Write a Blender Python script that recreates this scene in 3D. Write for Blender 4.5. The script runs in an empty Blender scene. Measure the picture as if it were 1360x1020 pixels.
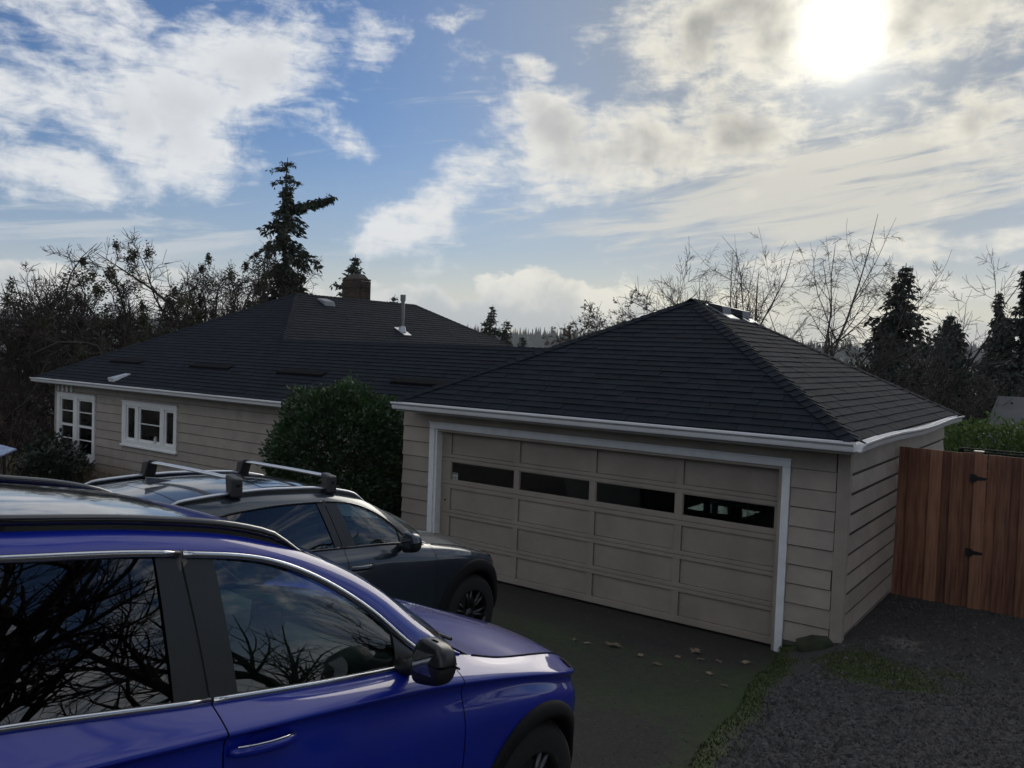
import bpy, math, random
from mathutils import Vector, Matrix, noise as mnoise
from math import radians as R_, sin, cos, pi, sqrt, atan2

scene = bpy.context.scene
COL = scene.collection

# ------------------------------------------------------------------ camera
FPX = 1121.06
YAW, PITCH, ROLL, CAMH = 0.6191, 0.04037, 0.03642, 3.3655
cam_d = bpy.data.cameras.new('camera')
cam = bpy.data.objects.new('camera', cam_d); COL.objects.link(cam)
cam_d.sensor_width = 36.0; cam_d.lens = FPX / 1360.0 * 36.0
cam_d.clip_start = 0.05; cam_d.clip_end = 9000
F = Vector((-sin(YAW)*cos(PITCH), cos(YAW)*cos(PITCH), -sin(PITCH)))
Rv = Vector((cos(YAW), sin(YAW), 0)); Uv = Rv.cross(F)
c_, s_ = cos(ROLL), sin(ROLL)
R2 = Rv*c_ + Uv*s_; U2 = -Rv*s_ + Uv*c_
cam.matrix_world = Matrix(((R2.x, U2.x, -F.x, 0), (R2.y, U2.y, -F.y, 0), (R2.z, U2.z, -F.z, CAMH), (0, 0, 0, 1)))
scene.camera = cam

# ------------------------------------------------------------------ light, sky, exposure
SUN_AZ, SUN_EL = R_(-15.0), R_(19.6)
scene.view_settings.view_transform = 'Standard'
scene.view_settings.look = 'None'
scene.view_settings.exposure = 0.0
scene.view_settings.gamma = 1.0
scene.view_settings.use_curve_mapping = False
scene.render.engine = 'CYCLES'
scene.cycles.use_denoising = True
scene.cycles.max_bounces = 8
scene.cycles.transparent_max_bounces = 16
scene.cycles.caustics_reflective = False
scene.cycles.caustics_refractive = False
scene.cycles.sample_clamp_indirect = 6.0
scene.cycles.volume_bounces = 0

sun_d = bpy.data.lights.new('sun', 'SUN')
sun_d.energy = 1.1; sun_d.angle = R_(38.0); sun_d.color = (1.0, 0.93, 0.82)
sun = bpy.data.objects.new('sun', sun_d); COL.objects.link(sun)
sdir = Vector((sin(SUN_AZ)*cos(SUN_EL), cos(SUN_AZ)*cos(SUN_EL), sin(SUN_EL)))
sun.rotation_euler = sdir.to_track_quat('Z', 'Y').to_euler()

world = bpy.data.worlds.new('World'); scene.world = world; world.use_nodes = True
wn, wl = world.node_tree.nodes, world.node_tree.links
for n in list(wn): wn.remove(n)

def wnode(t, **kw):
    n = wn.new(t)
    for k, v in kw.items(): setattr(n, k, v)
    return n
def wset(sock, v):
    if isinstance(v, bpy.types.NodeSocket): wl.new(v, sock)
    else: sock.default_value = v
def wm(op, a, b=0.0, c=0.0, clamp=False):
    n = wnode('ShaderNodeMath', operation=op, use_clamp=clamp)
    wset(n.inputs[0], a); wset(n.inputs[1], b)
    if op in ('MULTIPLY_ADD', 'SMOOTH_MIN', 'SMOOTH_MAX', 'WRAP'): wset(n.inputs[2], c)
    return n.outputs[0]
def wrange(v, a, b, c=0.0, d=1.0, smooth=True):
    n = wnode('ShaderNodeMapRange', interpolation_type='SMOOTHSTEP' if smooth else 'LINEAR')
    wset(n.inputs['Value'], v)
    for k, x in zip(('From Min', 'From Max', 'To Min', 'To Max'), (a, b, c, d)): wset(n.inputs[k], x)
    return n.outputs['Result']
def wmix(f, a, b, blend='MIX'):
    n = wnode('ShaderNodeMix', data_type='RGBA', blend_type=blend)
    wset(n.inputs[0], f)
    for s, v in ((n.inputs[6], a), (n.inputs[7], b)):
        if isinstance(v, bpy.types.NodeSocket): wl.new(v, s)
        else: s.default_value = (v[0], v[1], v[2], 1)
    return n.outputs[2]
def wcomb(x, y, z=0.0):
    n = wnode('ShaderNodeCombineXYZ')
    for i, v in enumerate((x, y, z)): wset(n.inputs[i], v)
    return n.outputs[0]

sky = wnode('ShaderNodeTexSky', sky_type='NISHITA')
sky.sun_disc = False; sky.sun_elevation = SUN_EL; sky.sun_rotation = SUN_AZ
sky.altitude = 100; sky.air_density = 1.0; sky.dust_density = 0.6; sky.ozone_density = 1.5
tc = wnode('ShaderNodeTexCoord'); DIR = tc.outputs['Generated']
sep = wnode('ShaderNodeSeparateXYZ'); wl.new(DIR, sep.inputs[0])
deg = 180/pi
az = wm('MULTIPLY', wm('ARCTAN2', sep.outputs[0], sep.outputs[1]), deg)
el = wm('MULTIPLY', wm('ARCSINE', sep.outputs[2]), deg)
AE = wcomb(az, el, 0.0)                      # azimuth and elevation in degrees
def wnoise(vec, scale, detail=6, rough=0.55, dist=0.0, out='Fac'):
    n = wnode('ShaderNodeTexNoise')
    wl.new(vec, n.inputs['Vector']); n.inputs['Scale'].default_value = scale
    n.inputs['Detail'].default_value = detail; n.inputs['Roughness'].default_value = rough
    n.inputs['Distortion'].default_value = dist
    return n.outputs[out]
# cloud sheets are flattened towards the horizon
def wmap(vec, loc=(0, 0, 0), rot=0.0, sc=(1, 1, 1), kind='TEXTURE'):
    n = wnode('ShaderNodeMapping', vector_type=kind)
    wl.new(vec, n.inputs[0]); n.inputs[1].default_value = loc; n.inputs[2].default_value = (0, 0, rot); n.inputs[3].default_value = sc
    return n.outputs[0]
warp = wnoise(DIR, 7.0, 4, 0.6, out='Color')
wv = wnode('ShaderNodeVectorMath', operation='MULTIPLY_ADD')
wl.new(warp, wv.inputs[0]); wv.inputs[1].default_value = (7.0, 3.6, 0); 
wadd = wnode('ShaderNodeVectorMath', operation='ADD'); wl.new(AE, wadd.inputs[0]); wadd.inputs[1].default_value = (-3.5, -1.8, 0)
wl.new(wadd.outputs[0], wv.inputs[2]); AEW = wv.outputs[0]
def blob(a, e, ra, re, rot=0.0, wgt=1.0, soft=1.0, vec=None):
    v = wmap(vec or AEW, (a, e, 0), R_(rot), (ra, re, 1))
    l = wnode('ShaderNodeVectorMath', operation='LENGTH'); wl.new(v, l.inputs[0])
    return wrange(l.outputs['Value'], 0.3, 1.25+0.35*soft, wgt, 0.0)
def wsum(lst, op='MAXIMUM'):
    r = lst[0]
    for x in lst[1:]: r = wm(op, r, x)
    return r
f1 = wnoise(DIR, 9.0, 9, 0.60, 0.3)          # billow detail
f2 = wnoise(wmap(DIR, rot=0.4, sc=(1, 1, 0.35)), 24.0, 6, 0.62, 0.4)
stv = wmap(AE, (0, 0, 0), R_(9), (9.0, 1.0, 1)); f3 = wnoise(stv, 0.9, 6, 0.65, 0.6)   # long streaks
# soft cloud masses: azimuth, elevation, half widths, tilt, weight
CL = [
 (-60, 14.8, 7.6, 4.2, 0, 0.92), (-55, 16.6, 6.6, 4.0, 12, 1.0), (-63.5, 18.6, 7.5, 2.8, -25, 0.88), (-67.5, 13.6, 5.0, 3.6, 0, 0.85),
 (-56, 11.2, 6.0, 2.3, 0, 0.82), (-65.5, 9.4, 4.4, 1.7, 0, 0.82), (-49.5, 13.8, 6.5, 1.2, -14, 0.66), (-46, 19.2, 3.0, 1.8, 20, 0.52), (-62, 11.8, 6.0, 1.5, 0, 0.5),
 (-42, 9.2, 6.4, 1.8, 30, 0.98), (-37.5, 11.9, 6.4, 2.6, 25, 1.02), (-34, 11.0, 5, 1.6, 15, .8), (-35.5, 15.2, 3.0, 1.7, 20, 0.72), (-31.5, 13.4, 7.0, 3.0, 8, 1.02), (-26, 14.4, 6.5, 2.8, 6, 1.0), (-21, 14.8, 6.0, 2.6, 0, 0.95), (-41.5, 13.9, 2.6, .8, -8, 0.62),
 (-25, 20.0, 6.5, 3.4, -8, 1.1), (-20, 20.2, 6.0, 5.0, 0, 1.12), (-9, 20.2, 9.0, 3.6, 0, 1.12), (-22, 17.0, 5.0, 2.4, 0, 0.95), (-13, 15.0, 5.0, 1.6, 8, 0.8),
 (-8, 14.8, 9.0, 2.0, 4, 0.72), (2, 18.0, 9.0, 4.0, 0, 0.9), (10, 22.0, 14.0, 6.0, 0, 0.9), (-34.6, 17.8, 1.9, 0.7, -12, 0.85), (-40, 21.3, 3.0, 0.7, 15, 0.55),
 (-12, 7.2, 7.5, 1.0, 0, 0.80), (-2, 7.3, 9.0, 0.8, 0, 0.85), (-4, 5.0, 9.0, 1.0, 0, 0.85), (-17, 6.4, 4.0, 1.9, 0, 0.75),
]
mass = wsum([blob(*c) for c in CL])
# low cumulus with hard rounded tops over the horizon
CU = [(-33.6, 3.2, 4.0, 2.9, -15, 1.0), (-36.6, 3.3, 2.2, 2.5, 0, 0.95), (-40, 2.0, 4.0, 1.9, 0, 0.85), (-45.5, 2.8, 3.8, 1.8, 0, 0.82), (-50, 3.0, 4.2, 2.2, 0, 0.75),
      (-28, 2.0, 5.0, 2.8, 0, 0.95), (-21, 2.5, 6.0, 2.4, 0, 0.9), (-64, 2.6, 9.0, 2.6, 0, 0.85), (-10, 2.0, 12.0, 2.2, 0, 0.85), (6, 2, 14, 3, 0, 0.8),
      (-85, 2.5, 16.0, 3.5, 0, 0.8), (25, 2.5, 16, 4, 0, 0.8)]
cum = wsum([blob(*c) for c in CU])
# behind and beside the camera the same broken cloud goes on
outside = wm('MAXIMUM', wrange(az, 12, 40), wm('MAXIMUM', wrange(az, -75, -100), wrange(el, 24, 36)))
rest = wm('MULTIPLY', outside, wrange(wnoise(DIR, 2.1, 3, 0.5), 0.34, 0.58, 0.2, 1.0))
mass = wm('MAXIMUM', mass, rest)
streak_area = wsum([blob(-14, 10.8, 19, 3.6, 6, 1.0, vec=AE), blob(-2, 12, 16, 3.4, 0, 0.9, vec=AE), blob(-35, 8.0, 9, 1.2, 6, 0.35, vec=AE), blob(-60, 6.0, 14, 1.6, 0, 0.6, vec=AE)])
detail = wm('ADD', wm('MULTIPLY', wm('SUBTRACT', f1, 0.5), 2.9), wm('MULTIPLY', wm('SUBTRACT', f2, 0.5), 1.5))
dens = wrange(wm('ADD', mass, detail), 0.22, 1.16)
dens_c = wrange(wm('ADD', cum, wm('MULTIPLY', detail, 0.55)), 0.50, 0.72)
dens_s = wm('MULTIPLY', wrange(wm('ADD', wm('MULTIPLY', wm('SUBTRACT', f3, 0.5), 3.4), wm('SUBTRACT', streak_area, 0.30)), 0.0, 0.8), 0.85)
thick = wrange(wm('ADD', mass, wm('MULTIPLY', wm('SUBTRACT', wnoise(DIR, 9.0, 5, 0.5, 0.1), 0.5), 2.8)), 0.72, 1.62)
thick = wm('MULTIPLY', thick, wrange(el, 9, 13))

# angle to the sun
dp = wnode('ShaderNodeVectorMath', operation='DOT_PRODUCT'); wl.new(DIR, dp.inputs[0]); dp.inputs[1].default_value = sdir
ang = wm('MULTIPLY', wm('ARCCOSINE', wm('MINIMUM', dp.outputs['Value'], 0.99999)), deg)
near = wrange(ang, 33, 6)                     # broad warm veil round the sun
near2 = wrange(ang, 17, 2)
skyc = wmix(1.0, sky.outputs[0], (0.046, 0.054, 0.067), 'MULTIPLY')      # Nishita strength
blue_boost = wmix(1.0, skyc, (0.80, 0.98, 1.16), 'MULTIPLY')
low = wrange(el, 15, 0)
warm = wrange(ang, 60, 18)
base = wmix(wm('MULTIPLY', near, 0.90), blue_boost, (0.30, 0.33, 0.375))
base = wmix(wm('MULTIPLY', low, 0.62), base, wmix(warm, (0.50, 0.57, 0.66), (0.55, 0.54, 0.50)))
base = wmix(wm('MULTIPLY', wrange(el, 7, 1), 0.8), base, wmix(warm, (0.66, 0.69, 0.71), (0.88, 0.82, 0.64)))
lit = wmix(near, (0.80, 0.82, 0.84), (0.86, 0.82, 0.71))
core = wmix(near, (0.42, 0.46, 0.52), (0.24, 0.25, 0.255))
thick = wm('MULTIPLY', thick, wrange(ang, 22, 12, 0.45, 1.0))
tshade = wmix(thick, lit, core)
col = wmix(dens_s, base, wmix(near, (0.58, 0.63, 0.68), (0.74, 0.71, 0.62)))
col = wmix(dens, col, tshade)
cshade = wrange(wm('ADD', wm('MULTIPLY', wm('SUBTRACT', wnoise(DIR, 17.0, 5, 0.55), 0.5), 3.0), wrange(el, 7.5, 1.5)), 0.35, 1.3)
ccol = wmix(cshade, wmix(near, (0.84, 0.84, 0.80), (1.0, 0.93, 0.72)), wmix(near, (0.56, 0.60, 0.62), (0.72, 0.69, 0.58)))
col = wmix(dens_c, col, ccol)
# bright cloud round the veiled sun disc
g1 = wm('MULTIPLY', wm('POWER', wrange(ang, 12.0, 0.3, smooth=False), 3.6), wm('SUBTRACT', 1.15, wm('MULTIPLY', thick, 0.75)))
g2 = wm('MULTIPLY', wm('POWER', wrange(wm('ADD', ang, wm('MULTIPLY', wm('SUBTRACT', f1, 0.5), 3.5)), 3.5, 0.1, smooth=False), 2.4), 0.34)
col = wmix(1.0, col, wmix(g1, (0, 0, 0), (0.75, 0.71, 0.58)), 'ADD')
col = wmix(1.0, col, wmix(g2, (0, 0, 0), (6.0, 5.6, 4.6)), 'ADD')
# below the horizon: dull ground haze
col = wmix(wrange(el, 0.0, -3.0), col, (0.10, 0.11, 0.12))
bg = wnode('ShaderNodeBackground'); wl.new(col, bg.inputs[0]); bg.inputs[1].default_value = 1.0
wo = wnode('ShaderNodeOutputWorld'); wl.new(bg.outputs[0], wo.inputs[0])

# ------------------------------------------------------------------ helpers
random.seed(7)
MATS = {}
def mat(name, col, rough=0.6, metal=0.0, var=0.0, vscale=4.0, bump=0.0, bscale=40.0, island=0.0, objvar=0.0, coat=0.0, spec=0.5, col2=None, detail=5, stretch=None, coatr=0.03):
    if name in MATS: return MATS[name]
    m = bpy.data.materials.new(name); m.use_nodes = True
    nt = m.node_tree; N, L = nt.nodes, nt.links
    b = N['Principled BSDF']; b.inputs['Roughness'].default_value = rough; b.inputs['Metallic'].default_value = metal
    b.inputs['Base Color'].default_value = (*col, 1); b.inputs['Specular IOR Level'].default_value = spec
    if coat: b.inputs['Coat Weight'].default_value = coat; b.inputs['Coat Roughness'].default_value = coatr
    cur = None
    tcn = N.new('ShaderNodeTexCoord'); vec = tcn.outputs['Object']
    if stretch:
        mp = N.new('ShaderNodeMapping'); mp.inputs[3].default_value = stretch; L.new(vec, mp.inputs[0]); vec = mp.outputs[0]
    def mixc(fac, a, bb):
        n = N.new('ShaderNodeMix'); n.data_type = 'RGBA'
        L.new(fac, n.inputs[0])
        for s, v in ((n.inputs[6], a), (n.inputs[7], bb)):
            if isinstance(v, bpy.types.NodeSocket): L.new(v, s)
            else: s.default_value = (*v, 1)
        return n.outputs[2]
    if var or col2:
        nz = N.new('ShaderNodeTexNoise'); nz.inputs['Scale'].default_value = vscale; nz.inputs['Detail'].default_value = detail; nz.inputs['Roughness'].default_value = 0.6
        L.new(vec, nz.inputs['Vector'])
        mr = N.new('ShaderNodeMapRange'); mr.inputs[1].default_value = 0.33; mr.inputs[2].default_value = 0.67; L.new(nz.outputs[0], mr.inputs[0])
        c2 = col2 or tuple(c*(1+var) for c in col); c1 = col if col2 else tuple(c*(1-var) for c in col)
        cur = mixc(mr.outputs[0], c1, c2)
    if island or objvar:
        if island:
            g = N.new('ShaderNodeNewGeometry'); rnd = g.outputs['Random Per Island']; amt = island
        else:
            g = N.new('ShaderNodeObjectInfo'); rnd = g.outputs['Random']; amt = objvar
        hs = N.new('ShaderNodeHueSaturation')
        mr = N.new('ShaderNodeMapRange'); mr.inputs[3].default_value = 1-amt; mr.inputs[4].default_value = 1+amt; L.new(rnd, mr.inputs[0])
        L.new(mr.outputs[0], hs.inputs['Value'])
        if cur: L.new(cur, hs.inputs['Color'])
        else: hs.inputs['Color'].default_value = (*col, 1)
        cur = hs.outputs[0]
    if cur: L.new(cur, b.inputs['Base Color'])
    if bump:
        nb = N.new('ShaderNodeTexNoise'); nb.inputs['Scale'].default_value = bscale; nb.inputs['Detail'].default_value = 4
        L.new(vec, nb.inputs['Vector'])
        bp = N.new('ShaderNodeBump'); bp.inputs['Strength'].default_value = bump; bp.inputs['Distance'].default_value = 0.01
        L.new(nb.outputs[0], bp.inputs['Height']); L.new(bp.outputs[0], b.inputs['Normal'])
        if rough > 0.3:
            rr = N.new('ShaderNodeMapRange'); rr.inputs[3].default_value = max(0.05, rough-0.12); rr.inputs[4].default_value = min(1, rough+0.12)
            L.new(nb.outputs[0], rr.inputs[0]); L.new(rr.outputs[0], b.inputs['Roughness'])
    MATS[name] = m; return m
def glass_mat(name, tint, refl=1.0, alpha_dark=0.0):
    if name in MATS: return MATS[name]
    m = bpy.data.materials.new(name); m.use_nodes = True
    nt = m.node_tree; N, L = nt.nodes, nt.links
    for n in list(N): N.remove(n)
    tr = N.new('ShaderNodeBsdfTransparent'); tr.inputs[0].default_value = (*tint, 1)
    gl = N.new('ShaderNodeBsdfGlossy'); gl.inputs['Roughness'].default_value = 0.0; gl.inputs[0].default_value = (refl, refl, refl, 1)
    fr = N.new('ShaderNodeFresnel'); fr.inputs[0].default_value = 1.85
    mx = N.new('ShaderNodeMixShader'); L.new(fr.outputs[0], mx.inputs[0]); L.new(tr.outputs[0], mx.inputs[1]); L.new(gl.outputs[0], mx.inputs[2])
    o = N.new('ShaderNodeOutputMaterial'); L.new(mx.outputs[0], o.inputs[0])
    MATS[name] = m; return m

def tag(o, label=None, cat=None, group=None, kind=None):
    if label: o['label'] = label
    if cat: o['category'] = cat
    if group: o['group'] = group
    if kind: o['kind'] = kind
    return o
def empty(name, loc=(0, 0, 0), label=None, cat=None, group=None):
    o = bpy.data.objects.new(name, None); COL.objects.link(o); o.location = loc; o.empty_display_size = 0.2
    return tag(o, label, cat, group)

class MB:
    def __init__(s): s.v = []; s.f = []
    def quad(s, a, b, c, d):
        n = len(s.v); s.v += [tuple(a), tuple(b), tuple(c), tuple(d)]; s.f.append((n, n+1, n+2, n+3)); return s
    def poly(s, pts):
        n = len(s.v); s.v += [tuple(p) for p in pts]; s.f.append(tuple(range(n, n+len(pts)))); return s
    def hexa(s, p):   # 8 points: bottom 4 ccw, top 4 ccw
        n = len(s.v); s.v += [tuple(q) for q in p]
        for f in ((3, 2, 1, 0), (4, 5, 6, 7), (0, 1, 5, 4), (1, 2, 6, 5), (2, 3, 7, 6), (3, 0, 4, 7)): s.f.append(tuple(n+i for i in f))
        return s
    def box(s, x0, y0, z0, x1, y1, z1):
        return s.hexa([(x0, y0, z0), (x1, y0, z0), (x1, y1, z0), (x0, y1, z0), (x0, y0, z1), (x1, y0, z1), (x1, y1, z1), (x0, y1, z1)])
    def frustum(s, p0, p1, r0, r1, n=6, cap=False):
        p0 = Vector(p0); p1 = Vector(p1); d = p1-p0
        if d.length < 1e-6: return s
        d.normalize(); a = d.orthogonal().normalized(); b = d.cross(a); k = len(s.v)
        for i in range(n):
            t = 2*pi*i/n; o = a*cos(t)+b*sin(t)
            s.v.append(tuple(p0+o*r0)); s.v.append(tuple(p1+o*r1))
        for i in range(n):
            j = (i+1) % n; s.f.append((k+2*i, k+2*j, k+2*j+1, k+2*i+1))
        if cap: s.f.append(tuple(k+2*i for i in range(n))[::-1]); s.f.append(tuple(k+2*i+1 for i in range(n)))
        return s
    def tube(s, pts, r, n=8, cap=True, flat=1.0, up=(0, 0, 1)):
        pts = [Vector(p) for p in pts]; k = len(s.v); m = len(pts); up = Vector(up)
        for i, p in enumerate(pts):
            d = (pts[min(i+1, m-1)]-pts[max(i-1, 0)]).normalized()
            a = d.cross(up); a = a.normalized() if a.length > 1e-4 else d.orthogonal().normalized(); b = a.cross(d).normalized()
            rr = r[i] if isinstance(r, (list, tuple)) else r
            for j in range(n):
                t = 2*pi*j/n; s.v.append(tuple(p+a*cos(t)*rr*flat+b*sin(t)*rr))
        for i in range(m-1):
            for j in range(n):
                j2 = (j+1) % n; s.f.append((k+i*n+j, k+i*n+j2, k+(i+1)*n+j2, k+(i+1)*n+j))
        if cap: s.f.append(tuple(k+j for j in range(n))[::-1]); s.f.append(tuple(k+(m-1)*n+j for j in range(n)))
        return s
    def grid(s, rows, close=False):
        k = len(s.v); m = len(rows); n = len(rows[0])
        for r in rows: s.v += [tuple(p) for p in r]
        for i in range(m-1):
            for j in range(n-1): s.f.append((k+i*n+j, k+i*n+j+1, k+(i+1)*n+j+1, k+(i+1)*n+j))
            if close: s.f.append((k+i*n+n-1, k+i*n, k+(i+1)*n, k+(i+1)*n+n-1))
        return s
    def mesh(s, name, m=None, smooth=False):
        me = bpy.data.meshes.new(name); me.from_pydata(s.v, [], s.f); me.update()
        if m: me.materials.append(m)
        if smooth: me.polygons.foreach_set('use_smooth', [True]*len(me.polygons))
        return me
    def build(s, name, m=None, parent=None, smooth=False, bevel=0.0, solid=0.0, kind=None, label=None):
        me = s.mesh(name, m, smooth); o = bpy.data.objects.new(name, me); COL.objects.link(o)
        if parent: o.parent = parent
        if solid:
            md = o.modifiers.new('solid', 'SOLIDIFY'); md.thickness = solid; md.offset = -1
        if bevel:
            md = o.modifiers.new('bevel', 'BEVEL'); md.width = bevel; md.segments = 2; md.limit_method = 'ANGLE'; md.angle_limit = R_(40); md.harden_normals = False
        if kind: o['kind'] = kind
        if label: o['label'] = label
        return o
def inst(name, mesh, parent, mtx=None, kind=None):
    o = bpy.data.objects.new(name, mesh); COL.objects.link(o)
    if parent: o.parent = parent
    if mtx is not None: o.matrix_local = mtx
    return o
def lerp(a, b, t): return a+(b-a)*t
def interp(xs, ys, x):
    if x <= xs[0]: return ys[0]
    for i in range(len(xs)-1):
        if x <= xs[i+1]: return lerp(ys[i], ys[i+1], (x-xs[i])/(xs[i+1]-xs[i]))
    return ys[-1]
def smooth01(t): t = max(0.0, min(1.0, t)); return t*t*(3-2*t)
def hermite(xs, ys, x):
    n = len(xs)
    if x <= xs[0]: return ys[0]
    if x >= xs[-1]: return ys[-1]
    i = 0
    while x > xs[i+1]: i += 1
    h = xs[i+1]-xs[i]
    def sl(j):
        if j == 0: return (ys[1]-ys[0])/(xs[1]-xs[0])
        if j == n-1: return (ys[-1]-ys[-2])/(xs[-1]-xs[-2])
        a = (ys[j]-ys[j-1])/(xs[j]-xs[j-1]); b = (ys[j+1]-ys[j])/(xs[j+1]-xs[j])
        if a*b <= 0: return 0.0
        wa = xs[j+1]-xs[j]; wb = xs[j]-xs[j-1]
        return (a*wa+b*wb)/(wa+wb)
    t = (x-xs[i])/h; m0 = sl(i)*h; m1 = sl(i+1)*h
    return (2*t**3-3*t*t+1)*ys[i]+(t**3-2*t*t+t)*m0+(-2*t**3+3*t*t)*ys[i+1]+(t**3-t*t)*m1

# ------------------------------------------------------------------ materials
M_siding = mat('greige_paint', (0.330, 0.288, 0.245), 0.62, var=0.12, vscale=2.5, bump=0.25, bscale=60, objvar=0.09)
M_door = mat('garage_door_paint', (0.300, 0.260, 0.220), 0.6, var=0.12, vscale=1.8, bump=0.2, bscale=50)
M_trim = mat('white_trim_paint', (0.76, 0.78, 0.80), 0.45, var=0.06, vscale=6, bump=0.1)
M_win = mat('window_paint', (0.78, 0.79, 0.78), 0.5, var=0.05, vscale=8)
M_gutter = mat('gutter_paint', (0.74, 0.75, 0.77), 0.28, var=0.05, vscale=3)
M_fascia = mat('fascia_paint', (0.30, 0.29, 0.27), 0.6)
M_shingle = mat('asphalt_shingle', (0.0082, 0.0130, 0.0205), 0.88, var=0.28, vscale=90, bump=0.6, bscale=220, island=0.22, spec=.16)
M_shingle_o = mat('asphalt_shingle_tab', (0.0082, 0.0130, 0.0205), 0.88, var=0.28, vscale=90, bump=0.6, bscale=220, objvar=0.22, spec=.16)
M_deck = mat('roof_felt', (0.018, 0.018, 0.02), 0.9)
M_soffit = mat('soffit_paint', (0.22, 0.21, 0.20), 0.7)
M_dark = mat('dark_room', (0.012, 0.013, 0.015), 0.9)
M_glass = glass_mat('window_glass', (0.80, 0.84, 0.84))
M_black = mat('black_plastic', (0.012, 0.012, 0.013), 0.45, bump=0.05, bscale=200)
M_gloss = mat('gloss_black', (0.006, 0.006, 0.007), 0.12, coat=1.0)
M_chrome = mat('satin_chrome', (0.62, 0.63, 0.65), 0.16, metal=1.0)
M_silver = mat('silver_aluminium', (0.60, 0.61, 0.63), 0.28, metal=1.0)
M_rubber = mat('tyre_rubber', (0.008, 0.008, 0.008), 0.8, bump=0.3, bscale=90)
M_metal = mat('galvanised_metal', (0.17, 0.175, 0.18), 0.4, metal=0.8, var=0.15, vscale=10)
M_lead = mat('pale_metal', (0.40, 0.42, 0.45), 0.35, metal=0.4, var=0.15, vscale=12)
M_concrete = mat('concrete', (0.13, 0.125, 0.11), 0.85, var=0.3, vscale=3, bump=0.4, bscale=60, col2=(0.07, 0.075, 0.05))
M_cedar = mat('cedar_board', (0.33, 0.155, 0.085), 0.7, bump=0.35, bscale=18, objvar=0.22, col2=(0.12, 0.045, 0.028), vscale=3.2, stretch=(9, 9, 0.9), detail=8)
M_iron = mat('black_iron', (0.01, 0.01, 0.011), 0.5)
M_brick = mat('chimney_brick', (0.058, 0.042, 0.030), 0.85, objvar=0.30, bump=0.3)
M_mortar = mat('mortar', (0.07, 0.06, 0.05), 0.9)
M_bark = mat('bark', (0.030, 0.026, 0.021), 0.9, var=0.35, vscale=3, bump=0.5, bscale=25)
M_bark_far = mat('bark_far', (0.05, 0.04, 0.033), 0.9, var=0.3, vscale=1)
M_birch = mat('birch_bark', (0.09, 0.07, 0.06), 0.85, var=0.4, vscale=4)
M_twig = mat('twigs', (0.038, 0.028, 0.023), 0.9, island=0.25)
M_moss_leaf = mat('mistletoe', (0.040, 0.045, 0.024), 0.8, island=0.4)
M_needle = mat('needles', (0.022, 0.034, 0.020), 0.75, island=0.45)
M_needle2 = mat('needles_dark', (0.016, 0.024, 0.018), 0.75, island=0.45)
M_leaf = mat('glossy_leaf', (0.028, 0.056, 0.024), 0.50, island=0.5)
M_leaf2 = mat('dull_leaf', (0.022, 0.034, 0.020), 0.5, island=0.5)
M_hedge = mat('hedge_leaf', (0.065, 0.11, 0.025), 0.5, island=0.5)
M_drygrass = mat('dry_grass', (0.13, 0.085, 0.045), 0.85, island=0.5)
M_brown = mat('rust_leaf', (0.10, 0.055, 0.035), 0.85, island=0.5)
M_fallen = mat('fallen_leaf', (0.15, 0.115, 0.075), 0.7, objvar=0.35, var=0.2, vscale=30)

def translucent(m, fac, tint):
    N, L = m.node_tree.nodes, m.node_tree.links; b = N['Principled BSDF']; o = N['Material Output']
    t = N.new('ShaderNodeBsdfTranslucent'); t.inputs[0].default_value = (*tint, 1); x = N.new('ShaderNodeMixShader'); x.inputs[0].default_value = fac
    L.new(b.outputs[0], x.inputs[1]); L.new(t.outputs[0], x.inputs[2]); L.new(x.outputs[0], o.inputs[0])
translucent(M_hedge, .2, (.12, .20, .03)); translucent(M_leaf, .2, (.04, .10, .02)); translucent(M_moss_leaf, .2, (.08, .08, .03)); translucent(M_brown, .3, (.2, .1, .05))
# ------------------------------------------------------------------ terrain
def drive_z(x, y):
    a = interp([-10, 0, 3.1, 6, 8, 9.4, 9.9, 12], [1.75, 1.296, .889, .51, .25, .02, -.04, -.06], y)
    b = interp([-10, 0, 3.35, 6.1, 8, 9.4, 9.9, 12], [1.5, 1.04, .755, .52, .26, .01, -.04, -.06], y)
    z = lerp(b, a, smooth01((x+4.9)/1.0))
    z -= 0.05*max(0, -7.5-x)
    return z
def edge_x(y): return interp([-12, 0, 5.3, 9.72, 9.8], [-0.8, -1.25, -2.12, -2.92, -2.92], y) + 0.03*sin(y*3.1)
def bank_z(x, y):
    b = interp([-12, -4, 0, 3, 5, 8, 9.8, 12.3, 14, 20], [2.0, 1.9, 1.7, 1.15, .82, .42, .27, .26, .2, -.4], y)
    t = smooth01((x-edge_x(min(y, 9.75)))/0.8)
    z = lerp(min(b, drive_z(-3, y)+0.09), b, t) if y < 9.9 else b
    return z + 0.015*mnoise.noise(Vector((x*2.2, y*2.2, 0)))
def ground_z(x, y):
    r = interp([-60, -10, 0, 10, 16, 30, 60, 120, 300, 900, 1500, 2600], [1.6, 1.4, 0.9, -.35, -.6, -1.2, -3, -7, -13, -16, 6, 30], y*0.85 - x*0.15)
    if x > -2 and y < 14: r = min(r+0.4, bank_z(x, y)-0.05) if x < 6 else lerp(bank_z(6, y)-0.05, r+1.2, smooth01((x-6)/20))
    return r
M_asphalt = mat('mossy_asphalt', (0.011, 0.0105, 0.009), 0.92, bump=0.8, bscale=70, col2=(0.019, 0.016, 0.011), vscale=0.9)
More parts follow.
